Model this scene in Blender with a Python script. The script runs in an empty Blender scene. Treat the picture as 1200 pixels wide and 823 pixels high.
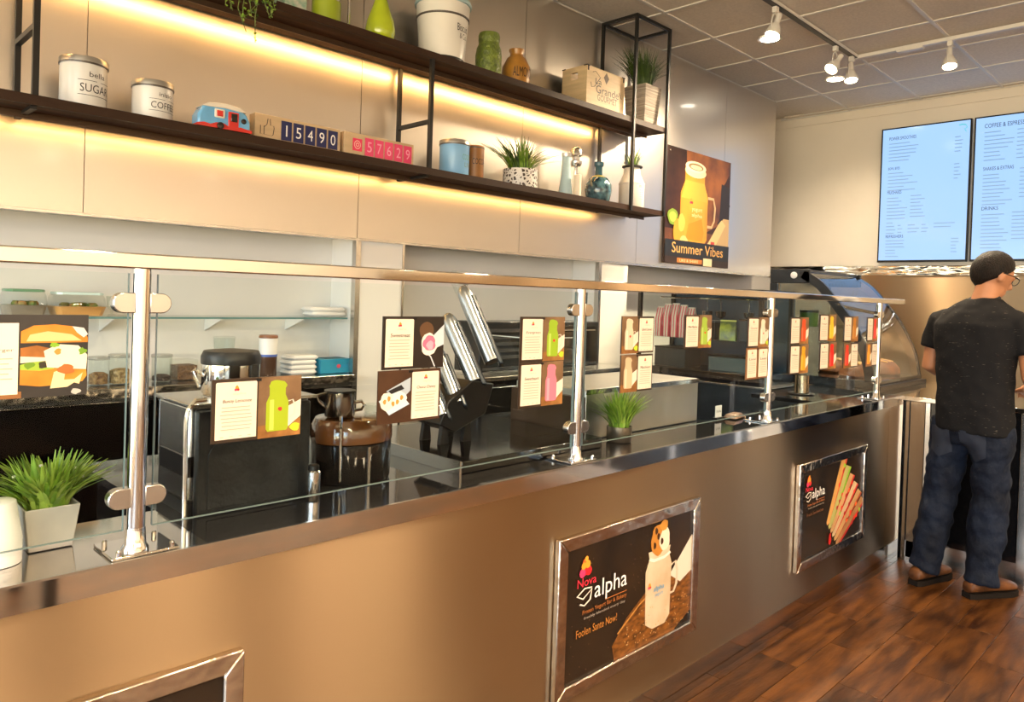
import bpy, bmesh, math, random
from mathutils import Vector, Matrix
R = math.radians
PI = math.pi
sc = bpy.context.scene
COL = sc.collection
random.seed(11)

# ------------------------------------------------------------------ camera
W, H_, F_PX, CX, CY = 1200, 823, 870.96, 600.0, 359.23
YAW, PITCH, ROLL, EYE = R(44.973), R(0.768), R(1.875), 1.47
fw = Vector((math.cos(YAW) * math.cos(PITCH), math.sin(YAW) * math.cos(PITCH), -math.sin(PITCH)))
rt = Vector((math.sin(YAW), -math.cos(YAW), 0))
up = rt.cross(fw)
CR = rt * math.cos(ROLL) + up * math.sin(ROLL)
CU = -rt * math.sin(ROLL) + up * math.cos(ROLL)
cam_d = bpy.data.cameras.new('camera')
cam = bpy.data.objects.new('camera', cam_d)
COL.objects.link(cam)
cam_d.sensor_width = 36
cam_d.lens = F_PX * 36 / W
cam_d.shift_y = (CY - H_ / 2) / W
cam_d.clip_start = 0.05
m3 = Matrix((CR, CU, -fw)).transposed()
cam.matrix_world = Matrix.Translation((0, 0, EYE)) @ m3.to_4x4()
sc.camera = cam

def at(x, y, X=None, Y=None, Z=None):
    """point where the sight line of a photo pixel meets a known plane"""
    v = fw + CR * ((x - CX) / F_PX) + CU * ((CY - y) / F_PX)
    o = Vector((0, 0, EYE))
    if X is not None: t = (X - o.x) / v.x
    elif Y is not None: t = (Y - o.y) / v.y
    else: t = (Z - o.z) / v.z
    return o + v * t

# ------------------------------------------------------------------ view, world, light
sc.view_settings.view_transform = 'Standard'
sc.view_settings.look = 'None'
sc.view_settings.exposure = 0.76
sc.view_settings.gamma = 1.0
sc.view_settings.use_curve_mapping = False
sc.cycles.max_bounces = 8
sc.cycles.transparent_max_bounces = 24
sc.cycles.caustics_reflective = False
sc.cycles.caustics_refractive = False
sc.cycles.sample_clamp_indirect = 6.0

world = bpy.data.worlds.new('World')
sc.world = world
world.use_nodes = True
wn = world.node_tree
wn.nodes.clear()
w_out = wn.nodes.new('ShaderNodeOutputWorld')
w_bg = wn.nodes.new('ShaderNodeBackground')
w_tc = wn.nodes.new('ShaderNodeTexCoord')
w_no = wn.nodes.new('ShaderNodeTexNoise')
w_no.inputs['Scale'].default_value = 2.2
w_no.inputs['Detail'].default_value = 5
w_rp = wn.nodes.new('ShaderNodeValToRGB')
w_rp.color_ramp.elements[0].position = 0.42
w_rp.color_ramp.elements[0].color = (0.50, 0.70, 1.0, 1)
w_rp.color_ramp.elements[1].position = 0.62
w_rp.color_ramp.elements[1].color = (1.0, 0.98, 0.95, 1)
w_sp = wn.nodes.new('ShaderNodeSeparateXYZ')
w_gr = wn.nodes.new('ShaderNodeMapRange')
w_gr.inputs[1].default_value = -0.02
w_gr.inputs[2].default_value = 0.02
w_mx = wn.nodes.new('ShaderNodeMix')
w_mx.data_type = 'RGBA'
w_mx.inputs[6].default_value = (1.0, 0.80, 0.56, 1)
L = wn.links.new
L(w_tc.outputs['Generated'], w_no.inputs['Vector'])
L(w_no.outputs['Fac'], w_rp.inputs[0])
L(w_tc.outputs['Generated'], w_sp.inputs[0])
L(w_sp.outputs[2], w_gr.inputs[0])
L(w_gr.outputs[0], w_mx.inputs[0])
L(w_rp.outputs[0], w_mx.inputs[7])
L(w_mx.outputs[2], w_bg.inputs[0])
L(w_bg.outputs[0], w_out.inputs[0])
w_bg.inputs[1].default_value = 6.2

def area(name, loc, rot, sx, sy, power, color, portal=False):
    d = bpy.data.lights.new(name, 'AREA')
    d.shape = 'RECTANGLE'
    d.size, d.size_y, d.energy, d.color = sx, sy, power, color
    if portal: d.cycles.is_portal = True
    o = bpy.data.objects.new(name, d)
    COL.objects.link(o)
    o.location, o.rotation_euler = loc, rot
    return o

WARM = (1.0, 0.75, 0.49)
# daylight enters through the storefront glazing to the left of the camera
area('window_portal', (-3.45, -1.8, 1.55), (0, R(-90), 0), 2.5, 9.4, 1, (1, 1, 1), True)

def lamp(name, loc, power, color, radius=0.06, spot=None, aim=None, blend=0.6):
    d = bpy.data.lights.new(name, 'SPOT' if spot else 'POINT')
    d.energy, d.color, d.shadow_soft_size = power, color, radius
    if spot: d.spot_size, d.spot_blend = R(spot), blend
    o = bpy.data.objects.new(name, d)
    COL.objects.link(o)
    o.location = loc
    if aim is not None:
        o.rotation_euler = (Vector(aim) - Vector(loc)).to_track_quat('-Z', 'Y').to_euler()
    return o

# unseen ceiling spots added for warm light; wide rear rows brighten the walls
for x in (-1.6, 0.55, 2.7, 4.9):
    for y in (-5.6, -3.8, -0.8, 0.75):
        lamp('fill_spot', (x, y, 3.20), 70 if y > -2 else 115, WARM, 0.07, 122 if y > -2 else 168, (x, y, 0), 0.35)

# ------------------------------------------------------------------ materials
MATS = {}
def mat(name, color=(0.8, 0.8, 0.8), rough=0.5, metal=0.0, noise=0.0, nscale=8.0, stretch=(1, 1, 1), bump=0.0,
        bscale=None, coat=0.0, aniso=0.0, tang=0, emit=None, estr=0.0, color2=None, spec=None, trans=0.0, objrand=0.0):
    if name in MATS: return MATS[name]
    m = bpy.data.materials.new(name)
    m.use_nodes = True
    nt = m.node_tree
    b = nt.nodes['Principled BSDF']
    b.inputs['Base Color'].default_value = (*color, 1)
    b.inputs['Roughness'].default_value = rough
    b.inputs['Metallic'].default_value = metal
    if coat:
        b.inputs['Coat Weight'].default_value = coat
        b.inputs['Coat Roughness'].default_value = 0.08
    if spec is not None: b.inputs['Specular IOR Level'].default_value = spec
    if trans: b.inputs['Transmission Weight'].default_value = trans
    if aniso:
        b.inputs['Anisotropic'].default_value = aniso
        tv = nt.nodes.new('ShaderNodeCombineXYZ')
        tv.inputs[tang].default_value = 1.0
        nt.links.new(tv.outputs[0], b.inputs['Tangent'])
    if emit is not None:
        b.inputs['Emission Color'].default_value = (*emit, 1)
        b.inputs['Emission Strength'].default_value = estr
    tc = nt.nodes.new('ShaderNodeTexCoord')
    mp = nt.nodes.new('ShaderNodeMapping')
    mp.inputs['Scale'].default_value = stretch
    nt.links.new(tc.outputs['Object'], mp.inputs[0])
    src = mp.outputs[0]
    if objrand:
        oi = nt.nodes.new('ShaderNodeObjectInfo')
        va = nt.nodes.new('ShaderNodeVectorMath')
        va.operation = 'MULTIPLY_ADD'
        va.inputs[1].default_value = (1, 1, 1)
        sc_ = nt.nodes.new('ShaderNodeVectorMath')
        sc_.operation = 'SCALE'
        sc_.inputs[0].default_value = (31, 17, 23)
        nt.links.new(oi.outputs['Random'], sc_.inputs['Scale'])
        nt.links.new(src, va.inputs[0])
        nt.links.new(sc_.outputs[0], va.inputs[2])
        src = va.outputs[0]
    no = nt.nodes.new('ShaderNodeTexNoise')
    no.inputs['Scale'].default_value = nscale
    no.inputs['Detail'].default_value = 4
    nt.links.new(src, no.inputs['Vector'])
    if noise or color2:
        mx = nt.nodes.new('ShaderNodeMix')
        mx.data_type = 'RGBA'
        c2 = color2 or tuple(max(0, c * (1 - noise)) for c in color)
        mx.inputs[6].default_value = (*c2, 1)
        mx.inputs[7].default_value = (*color, 1)
        rp = nt.nodes.new('ShaderNodeMapRange')
        rp.inputs[1].default_value = 0.35
        rp.inputs[2].default_value = 0.65
        nt.links.new(no.outputs['Fac'], rp.inputs[0])
        nt.links.new(rp.outputs[0], mx.inputs[0])
        last = mx.outputs[2]
        if objrand:
            hs = nt.nodes.new('ShaderNodeHueSaturation')
            mr = nt.nodes.new('ShaderNodeMapRange')
            mr.inputs[3].default_value = 1 - objrand
            mr.inputs[4].default_value = 1 + objrand
            nt.links.new(oi.outputs['Random'], mr.inputs[0])
            nt.links.new(mr.outputs[0], hs.inputs['Value'])
            nt.links.new(last, hs.inputs['Color'])
            last = hs.outputs[0]
        nt.links.new(last, b.inputs['Base Color'])
    else:
        mr = nt.nodes.new('ShaderNodeMapRange')
        mr.inputs[3].default_value = rough * 0.9
        mr.inputs[4].default_value = min(1, rough * 1.1)
        nt.links.new(no.outputs['Fac'], mr.inputs[0])
        nt.links.new(mr.outputs[0], b.inputs['Roughness'])
    if bump:
        bn = nt.nodes.new('ShaderNodeTexNoise')
        bn.inputs['Scale'].default_value = bscale or nscale
        bn.inputs['Detail'].default_value = 2
        nt.links.new(src, bn.inputs['Vector'])
        bp = nt.nodes.new('ShaderNodeBump')
        bp.inputs['Strength'].default_value = bump
        bp.inputs['Distance'].default_value = 0.02
        nt.links.new(bn.outputs['Fac'], bp.inputs['Height'])
        nt.links.new(bp.outputs[0], b.inputs['Normal'])
    MATS[name] = m
    return m

def glass(name, tint=(0.95, 0.98, 0.97), ior=1.26, rough=0.0):
    if name in MATS: return MATS[name]
    m = bpy.data.materials.new(name)
    m.use_nodes = True
    nt = m.node_tree
    nt.nodes.clear()
    o = nt.nodes.new('ShaderNodeOutputMaterial')
    mx = nt.nodes.new('ShaderNodeMixShader')
    t = nt.nodes.new('ShaderNodeBsdfTransparent')
    t.inputs[0].default_value = (*tint, 1)
    g = nt.nodes.new('ShaderNodeBsdfGlossy')
    g.inputs['Roughness'].default_value = rough
    f = nt.nodes.new('ShaderNodeFresnel')
    f.inputs[0].default_value = ior
    ge = nt.nodes.new('ShaderNodeNewGeometry')
    mu = nt.nodes.new('ShaderNodeMath')
    mu.operation = 'MULTIPLY_ADD'            # reflect at the outer face only: fresnel - fresnel * backfacing
    mu.inputs[1].default_value = -1.0
    m2 = nt.nodes.new('ShaderNodeMath')
    m2.operation = 'MULTIPLY'
    nt.links.new(f.outputs[0], m2.inputs[0])
    nt.links.new(ge.outputs['Backfacing'], m2.inputs[1])
    nt.links.new(m2.outputs[0], mu.inputs[0])
    nt.links.new(f.outputs[0], mu.inputs[2])
    nt.links.new(mu.outputs[0], mx.inputs[0])
    nt.links.new(t.outputs[0], mx.inputs[1])
    nt.links.new(g.outputs[0], mx.inputs[2])
    nt.links.new(mx.outputs[0], o.inputs[0])
    MATS[name] = m
    return m

def lin(h):
    h = h.lstrip('#')
    out = []
    for i in (0, 2, 4):
        c = int(h[i:i + 2], 16) / 255
        out.append(c / 12.92 if c <= 0.04045 else ((c + 0.055) / 1.055) ** 2.4)
    return tuple(out)

def ink(h, rough=0.45):
    return mat('print_' + h, lin(h), rough)

def glow(name, color, strength):
    return mat(name, (0.02, 0.02, 0.02), 0.4, emit=color, estr=strength)

STEEL = mat('brushed_steel', (0.44, 0.32, 0.20), 0.33, 1.0, aniso=1.0, tang=2, nscale=3)
STEELW = mat('brushed_steel_wall', (0.72, 0.67, 0.60), 0.36, 1.0, aniso=0.3, nscale=3, coat=0.6)
MIRROR = mat('polished_steel', (0.72, 0.70, 0.67), 0.06, 1.0)
CHROME = mat('chrome', (0.80, 0.79, 0.77), 0.09, 1.0)
SATIN = mat('satin_steel', (0.62, 0.61, 0.59), 0.24, 1.0)
DSTEEL = mat('dark_steel', (0.16, 0.17, 0.18), 0.22, 1.0)
CRINK = mat('crinkled_foil_steel', (0.80, 0.74, 0.64), 0.10, 1.0, bump=0.9, bscale=11, stretch=(1, 0.35, 1.6))
CRINKX = mat('crinkled_foil_frame', (0.62, 0.55, 0.47), 0.16, 1.0, bump=0.35, bscale=14)
BLACKM = mat('black_metal', (0.012, 0.011, 0.010), 0.45, 0.3)
BLACKP = mat('black_plastic', (0.006, 0.006, 0.0065), 0.34, spec=0.35)
BLACKG = mat('black_gloss', (0.006, 0.006, 0.007), 0.08, coat=0.5)
WOOD = mat('dark_shelf_wood', (0.085, 0.033, 0.011), 0.6, spec=0.2, color2=(0.034, 0.013, 0.005), nscale=5, stretch=(0.6, 6, 6))
PLANK = mat('floor_plank_wood', (0.125, 0.045, 0.009), 0.34, spec=0.35, color2=(0.034, 0.011, 0.0025), nscale=4.5, stretch=(0.9, 5, 1), objrand=0.28, bump=0.10, bscale=22)
FLOORB = mat('floor_grout', (0.08, 0.028, 0.008), 0.35, noise=0.5, nscale=3)
WHITEW = mat('white_wall_paint', (0.78, 0.76, 0.72), 0.6, noise=0.04, nscale=3)
CREAM = mat('cream_wall_paint', (0.88, 0.81, 0.70), 0.6, noise=0.04, nscale=3)
TILE = mat('ceiling_tile_fibre', (0.82, 0.745, 0.65), 0.9, noise=0.10, nscale=60, bump=0.12, bscale=140, objrand=0.02)
GRIDM = mat('ceiling_grid_white', (0.75, 0.72, 0.68), 0.5)
WHITEP = mat('white_plastic', (0.82, 0.81, 0.79), 0.35)
WHITEM = mat('white_enamel', (0.80, 0.77, 0.71), 0.28, noise=0.06, nscale=5)
GLASS = glass('clear_glass')
GLASSC = glass('jar_glass', (0.93, 0.95, 0.94), 1.30)
GEDGE = mat('glass_edge_green', (0.10, 0.22, 0.22), 0.15)
LEAF = mat('leaf_green', (0.22, 0.36, 0.03), 0.5, color2=(0.09, 0.19, 0.015), nscale=30)
LEAFD = mat('leaf_dark_green', (0.06, 0.12, 0.02), 0.5, color2=(0.015, 0.035, 0.01), nscale=30)
SOIL = mat('soil', (0.03, 0.02, 0.012), 0.9, noise=0.4, nscale=60)

# ------------------------------------------------------------------ mesh helpers
class MB:
    def __init__(s, org=(0, 0, 0)):
        s.v, s.f, s.m, s.o, s.mats = [], [], [], Vector(org), []
    def mi(s, material):
        if material is None: return 0
        if material not in s.mats: s.mats.append(material)
        return s.mats.index(material)
    def add(s, vs, fs, material=None):
        n, k = len(s.v), s.mi(material)
        s.v += [Vector(p) - s.o for p in vs]
        s.f += [tuple(i + n for i in f) for f in fs]
        s.m += [k] * len(fs)
        return s
    def box(s, x0, x1, y0, y1, z0, z1, material=None):
        v = [(x, y, z) for z in (z0, z1) for y in (y0, y1) for x in (x0, x1)]
        return s.add(v, [(0, 2, 3, 1), (4, 5, 7, 6), (0, 1, 5, 4), (2, 6, 7, 3), (0, 4, 6, 2), (1, 3, 7, 5)], material)
    def loft(s, rings, material=None, cap=True, closed=True):
        n = len(rings[0])
        v = [p for r in rings for p in r]
        f = []
        for a in range(len(rings) - 1):
            for i in range(n if closed else n - 1):
                j = (i + 1) % n
                f.append((a * n + i, a * n + j, (a + 1) * n + j, (a + 1) * n + i))
        if cap:
            f.append(tuple(reversed(range(n))))
            f.append(tuple((len(rings) - 1) * n + i for i in range(n)))
        return s.add(v, f, material)
    def lathe(s, prof, c=(0, 0, 0), n=24, material=None, cap=True, sx=1, sy=1):
        rings = [[(c[0] + r * sx * math.cos(2 * PI * i / n), c[1] + r * sy * math.sin(2 * PI * i / n), c[2] + z) for i in range(n)] for r, z in prof]
        return s.loft(rings, material, cap)
    def tube(s, pts, r, n=8, material=None, cap=True):
        pts = [Vector(p) for p in pts]
        rs = r if isinstance(r, (list, tuple)) else [r] * len(pts)
        rings, prev = [], None
        for i, p in enumerate(pts):
            d = (pts[min(i + 1, len(pts) - 1)] - pts[max(i - 1, 0)]).normalized()
            if prev is None:
                a = d.cross(Vector((0, 0, 1)))
                if a.length < 1e-3: a = d.cross(Vector((1, 0, 0)))
            else:
                a = prev - d * prev.dot(d)
            a.normalize()
            prev = a
            b = d.cross(a)
            rings.append([p + (a * math.cos(2 * PI * k / n) + b * math.sin(2 * PI * k / n)) * rs[i] for k in range(n)])
        return s.loft(rings, material, cap)
    def prism(s, poly, f0, f1, material=None):
        """poly: 2D outline; f0, f1 map (u, v) to the two end faces"""
        return s.loft([[f0(*p) for p in poly], [f1(*p) for p in poly]], material)
    def ball(s, c, rx, ry, rz, n=14, m=8, material=None):
        rings = []
        for k in range(1, m):
            a = PI * k / m
            rings.append([(c[0] + rx * math.sin(a) * math.cos(2 * PI * i / n), c[1] + ry * math.sin(a) * math.sin(2 * PI * i / n), c[2] - rz * math.cos(a)) for i in range(n)])
        return s.loft(rings, material)
    def build(s, name, material=None, parent=None, smooth=True, bevel=0.0, angle=40, seg=2):
        me = bpy.data.meshes.new(name)
        me.from_pydata([tuple(p) for p in s.v], [], s.f)
        ms = s.mats or [material]
        for q in ms: me.materials.append(q if q else material)
        if len(ms) > 1: me.polygons.foreach_set('material_index', s.m)
        if smooth:
            me.polygons.foreach_set('use_smooth', [True] * len(me.polygons))
            me.set_sharp_from_angle(angle=R(angle))
        bm = bmesh.new()
        bm.from_mesh(me)
        bmesh.ops.recalc_face_normals(bm, faces=bm.faces)
        bm.to_mesh(me)
        bm.free()
        me.update()
        o = bpy.data.objects.new(name, me)
        COL.objects.link(o)
        if parent is not None: o.parent = parent
        if bevel:
            bv = o.modifiers.new('bevel', 'BEVEL')
            bv.width, bv.segments, bv.limit_method = bevel, seg, 'ANGLE'
            bv.angle_limit = R(35)
        return o

def tag(o, label, cat, group=None):
    o['label'], o['category'] = label, cat
    if group: o['group'] = group
    return o
def thing(name, label, cat, loc=(0, 0, 0), rotz=0, group=None):
    o = bpy.data.objects.new(name, None)
    COL.objects.link(o)
    o.location, o.rotation_euler = loc, (0, 0, rotz)
    o.empty_display_size = 0.05
    return tag(o, label, cat, group)
def struct(o):
    o['kind'] = 'structure'
    return o
def kids(o): return [c for c in bpy.data.objects if c.parent == o]
def copy_tree(o, loc=None, rotz=None, label=None, parent=None):
    c = o.copy()
    COL.objects.link(c)
    c.parent = parent
    if loc is not None: c.location = loc
    if rotz is not None: c.rotation_euler = (0, 0, rotz)
    if label: c['label'] = label
    for k in kids(o): copy_tree(k, parent=c)
    return c

# flat print and lettering ------------------------------------------------
TXT = {}
def text_mesh(body):
    if body in TXT: return TXT[body]
    cu = bpy.data.curves.new('t', 'FONT')
    cu.body = body
    cu.size = 1.0
    cu.resolution_u = 3
    ob = bpy.data.objects.new('t', cu)
    COL.objects.link(ob)
    dg = bpy.context.evaluated_depsgraph_get()
    me = bpy.data.meshes.new_from_object(ob.evaluated_get(dg))
    vs = [(v.co.x, v.co.y) for v in me.vertices]
    fs = [tuple(p.vertices) for p in me.polygons]
    bpy.data.objects.remove(ob)
    bpy.data.curves.remove(cu)
    bpy.data.meshes.remove(me)
    if vs:
        x0 = min(v[0] for v in vs); x1 = max(v[0] for v in vs)
        y0 = min(v[1] for v in vs); y1 = max(v[1] for v in vs)
    else: x0 = x1 = y0 = y1 = 0
    TXT[body] = (vs, fs, x0, x1, y0, y1)
    return TXT[body]

class Print:
    """flat coloured shapes laid on a surface; fn(u, v, h) -> point, h = height above it"""
    def __init__(s, fn, step=0.0004, org=(0, 0, 0)):
        s.mb, s.fn, s.h, s.step = MB(org), fn, step, step
    def poly(s, pts, material):
        s.mb.add([s.fn(u, v, s.h) for u, v in pts], [tuple(range(len(pts)))], material)
        s.h += s.step * 0.25
        return s
    def rect(s, u0, v0, u1, v1, material):
        return s.poly([(u0, v0), (u1, v0), (u1, v1), (u0, v1)], material)
    def rects(s, lst, material):
        for u0, v0, u1, v1 in lst:
            s.mb.add([s.fn(u0, v0, s.h), s.fn(u1, v0, s.h), s.fn(u1, v1, s.h), s.fn(u0, v1, s.h)], [(0, 1, 2, 3)], material)
        s.h += s.step * 0.25
        return s
    def disc(s, u, v, ru, rv, material, n=18, a0=0, a1=2 * PI):
        k = n if abs(a1 - a0 - 2 * PI) < 1e-6 else n + 1
        return s.poly([(u + ru * math.cos(a0 + (a1 - a0) * i / n), v + rv * math.sin(a0 + (a1 - a0) * i / n)) for i in range(k)], material)
    def stroke(s, pts, w, material, asp=1.0):
        pts = [Vector((p[0], p[1])) for p in pts]
        fs, vs = [], []
        for i, p in enumerate(pts):
            d = pts[min(i + 1, len(pts) - 1)] - pts[max(i - 1, 0)]
            d = Vector((d.x, d.y * asp)).normalized()
            nrm = Vector((-d.y, d.x / asp))
            vs += [s.fn(p.x + nrm.x * w, p.y + nrm.y * w, s.h), s.fn(p.x - nrm.x * w, p.y - nrm.y * w, s.h)]
            if i: fs.append((2 * i - 2, 2 * i - 1, 2 * i + 1, 2 * i))
        s.mb.add(vs, fs, material)
        s.h += s.step * 0.25
        return s
    def text(s, body, u0, v0, u1, v1, material, slant=0.0):
        """lettering stretched to fill the box"""
        vs, fs, x0, x1, y0, y1 = text_mesh(body)
        if not vs: return s
        P = []
        for x, y in vs:
            b = (y - y0) / max(1e-6, y1 - y0)
            P.append(s.fn(u0 + (x - x0) / max(1e-6, x1 - x0) * (u1 - u0) + slant * b * (v1 - v0), v0 + b * (v1 - v0), s.h))
        s.mb.add(P, fs, material)
        s.h += s.step * 0.25
        return s
    def build(s, name, parent):
        return s.mb.build(name, None, parent, smooth=False)

def grass(mb, c, n, rad, hgt, spread, w=0.004, m1=None, m2=None, droop=0.5, rng=None, seg=4, ysc=1.0):
    rng = rng or random
    for i in range(n):
        a = rng.uniform(0, 2 * PI)
        r0 = rad * math.sqrt(rng.random()) * 0.8
        l = hgt * rng.uniform(0.65, 1.1)
        s = spread * rng.uniform(0.1, 1.0)
        a2 = a + rng.uniform(-0.5, 0.5)
        pts = []
        for k in range(seg + 1):
            t = k / seg
            out = r0 + s * (t ** 1.6)
            z = l * (t - droop * (s / max(spread, 1e-6)) * t * t * 0.6)
            pts.append(Vector((c[0] + math.cos(a) * r0 + math.cos(a2) * (out - r0), c[1] + math.sin(a) * r0 + ysc * math.sin(a2) * (out - r0), c[2] + z)))
        side = Vector((-math.sin(a2), math.cos(a2), rng.uniform(-0.4, 0.4))).normalized()
        vs, fs = [], []
        for k, p in enumerate(pts):
            ww = w * (1 - (k / seg) ** 2 * 0.9) * (0.7 + 0.3 * min(1, k))
            vs += [p + side * ww, p - side * ww]
            if k: fs.append((2 * k - 2, 2 * k - 1, 2 * k + 1, 2 * k))
        mb.add(vs, fs, m1 if rng.random() < 0.62 else m2)

# ================================================================== THE SETTING
CEIL = 3.254
XW, YW, XE = 6.92, 3.044, 6.263          # menu wall, steel wall, end of the steel wall
X0, Y0 = -3.5, -7.0                       # far sides of the shop behind the camera
# floor with single planks
fl = struct(MB().box(X0, XW, Y0, 4.3, -0.08, -0.004).build('floor', FLOORB))
PL, PW, J = 0.655, 0.1635, 0.0022
pm = None
for j in range(-18, 2):
    y1 = 1.433 + j * PW
    off = 0.33 if j % 2 else 0.0
    for i in range(-4, 4):
        x0 = 2.98 + off + i * PL
        if x0 > 4.75: continue
        if pm is None:
            o = MB().box(0, PL - J, 0, PW - J, -0.004, 0.0).build('plank', PLANK, fl, bevel=0.0008, seg=1)
            pm = o
        else:
            o = pm.copy(); COL.objects.link(o)
        o.location = (x0, y1 - PW, 0)
# ceiling
ce = struct(MB().box(X0, XW, Y0, 4.3, CEIL + 0.025, CEIL + 0.12).build('ceiling', TILE))
TP = 0.5865
gx = [6.83 - TP * k for k in range(0, 12)]
gy = [2.645 - TP * k for k in range(0, 9)]
first = None
def tile(x0, x1, y0, y1):
    MB().box(x0 + 0.009, x1 - 0.009, y0 + 0.009, y1 - 0.009, CEIL + 0.006, CEIL + 0.02).build('ceiling_tile', TILE, ce, smooth=False)
full = None
for i in range(len(gx) - 1):
    for j in range(len(gy) - 1):
        if full is None:
            full = MB().box(0.009, TP - 0.009, 0.009, TP - 0.009, CEIL + 0.006, CEIL + 0.02).build('ceiling_tile', TILE, ce, smooth=False)
            o = full
        else:
            o = full.copy(); COL.objects.link(o)
        o.location = (gx[i + 1], gy[j + 1], 0)
    tile(gx[i + 1], gx[i], gy[0], YW - 0.003)
for j in range(len(gy) - 1): tile(gx[0], XW - 0.004, gy[j + 1], gy[j])
tile(gx[0], XW - 0.004, gy[0], 3.25)
for x in gx: MB().box(x - 0.011, x + 0.011, gy[-1], YW - 0.003, CEIL, CEIL + 0.024).build('ceiling_grid_bar', GRIDM, ce, smooth=False)
for y in gy: MB().box(gx[-1], XW - 0.003, y - 0.011, y + 0.011, CEIL - 0.0005, CEIL + 0.0235).build('ceiling_grid_bar', GRIDM, ce, smooth=False)
MB().box(XW - 0.022, XW - 0.003, -2.0, 3.3, CEIL - 0.004, CEIL + 0.02).build('ceiling_grid_bar', GRIDM, ce, smooth=False)
# steel-clad wall above the kitchen recesses
wb = struct(MB().box(X0, XE - 0.003, YW + 0.006, 3.9, 1.728, CEIL + 0.02).build('wall_back', WHITEW))
seams = [-2.70, -1.53, -0.36, 0.81, 1.985, 3.087, 4.243, 5.40, XE]
for a, b in zip(seams, seams[1:]):
    MB().box(a + 0.0015, b - 0.0015, YW, YW + 0.005, 1.725, CEIL).build('steel_sheet', STEELW, wb)
MB().box(XE - 0.003, XE, YW + 0.006, 3.6, 1.725, CEIL).build('steel_end_sheet', STEELW, wb)
MB().box(X0, XE, YW + 0.004, YW + 0.03, 1.715, 1.727).build('bottom_trim', SATIN, wb)
# recess walls under the steel cladding
wl = struct(MB().box(X0, XW, 3.29, 3.40, 0, 1.73).build('wall_recess', WHITEW))
for a, b in ((2.0, 2.262), (3.865, 4.172)):
    p = MB().box(a, b, YW + 0.012, 3.289, 0, 1.727).build('pillar', WHITEW, wl)
    q = MB()
    q.box(a - 0.014, a + 0.012, YW + 0.006, YW + 0.040, 0, 1.714)
    q.build('steel_corner_strip', SATIN, wl)
MB().box(2.262, 2.275, YW + 0.008, YW + 0.03, 0, 1.714).build('steel_corner_strip', SATIN, wl)
# menu wall
wr = struct(MB().box(XW, XW + 0.12, Y0, 4.3, 0, CEIL + 0.1).build('wall_right', CREAM))
MB().box(XW - 0.012, XW, Y0, 3.9, 3.172, CEIL - 0.004).build('crown_board', CREAM, wr, bevel=0.003)
MB().box(XW - 0.006, XW, Y0, 3.6, 0.0, 1.762).build('steel_sheet', STEEL, wr)
MB().box(XW - 0.02, XW, Y0, 3.6, 1.762, 1.845).build('foil_trim', CRINK, wr, bevel=0.003)
# rear closing wall of the passage beside the kitchen
struct(MB().box(XE - 2.6, XW, 3.9, 4.0, 0, CEIL + 0.1).build('wall_passage', CREAM))
# wall behind the camera and the glazed storefront on the left
wf = MB().box(X0, XW, Y0 - 0.1, Y0, 0, CEIL + 0.1)
struct(wf.build('wall_front', CREAM))
ws = MB().box(X0 - 0.1, X0, Y0, 4.3, 0, 0.3).box(X0 - 0.1, X0, Y0, 4.3, 2.8, CEIL + 0.1)
ws.box(X0 - 0.1, X0, Y0, -6.5, 0.3, 2.8).box(X0 - 0.1, X0, 2.9, 4.3, 0.3, 2.8)
struct(ws.build('wall_left', CREAM))
def storefront(name, horizontal, a0, a1, c, n):
    m = MB()
    t = 0.035
    for k in range(n + 1):
        p = a0 + (a1 - a0) * k / n
        if horizontal: m.box(p - t, p + t, c - 0.06, c, 0.3, 2.8)
        else: m.box(c - 0.06, c, p - t, p + t, 0.3, 2.8)
    for z in (0.3, 2.74):
        if horizontal: m.box(a0, a1, c - 0.06, c, z, z + 0.06)
        else: m.box(c - 0.06, c, a0, a1, z, z + 0.06)
    o = struct(m.build(name, BLACKM))
    for k in range(n):
        p0, p1 = a0 + (a1 - a0) * k / n + t, a0 + (a1 - a0) * (k + 1) / n - t
        g = MB()
        if horizontal: g.box(p0, p1, c - 0.034, c - 0.028, 0.36, 2.74)
        else: g.box(c - 0.034, c - 0.028, p0, p1, 0.36, 2.74)
        g.build('pane', GLASS, o)
storefront('window_1', False, -6.5, 2.9, X0 - 0.02, 5)

# ================================================================== SERVICE COUNTER
CT = 0.964
YC = 1.441
ctr = thing('service_counter', 'long stainless steel service counter with a polished top running down the shop', 'counter', (1.6, 1.6, 0))
def cb(name, m, *boxes, bevel=0.0):
    q = MB((1.6, 1.6, 0))
    for b in boxes: q.box(*b)
    return q.build(name, m, ctr, bevel=bevel)
CX0, CX1 = -1.2, 4.70
for a, b in ((CX0, 4.50), (4.50, CX1)):
    cb('front_panel', STEEL, (a + 0.001, b - 0.001, YC + 0.005, YC + 0.012, 0.121, 0.914))
cb('bottom_lip', MIRROR, (CX0, CX1, YC + 0.002, YC + 0.012, 0.117, 0.1215))
cb('plinth', mat('polished_plinth', (0.60, 0.56, 0.52), 0.12, 1.0), (CX0, CX1, YC + 0.022, YC + 0.05, 0.0, 0.117))
cb('apron', MIRROR, (CX0, CX1, YC, YC + 0.012, 0.913, CT - 0.002))
cb('edge_trim', SATIN, (CX0, CX1, YC - 0.0015, YC + 0.006, CT - 0.004, CT + 0.0005))
cb('body', DSTEEL, (CX0, 0.66, YC + 0.05, 1.72, 0.0, CT - 0.02), (0.66, 2.86, YC + 0.05, 2.28, 0.0, CT - 0.02), (2.86, 3.94, YC + 0.05, 1.64, 0.0, CT - 0.02), (3.94, CX1, YC + 0.05, 1.98, 0.0, CT - 0.02))
cb('worktop', mat('polished_worktop', (0.62, 0.59, 0.54), 0.09, 1.0), (CX0, 0.62, YC + 0.006, 1.73, CT - 0.02, CT))
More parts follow.
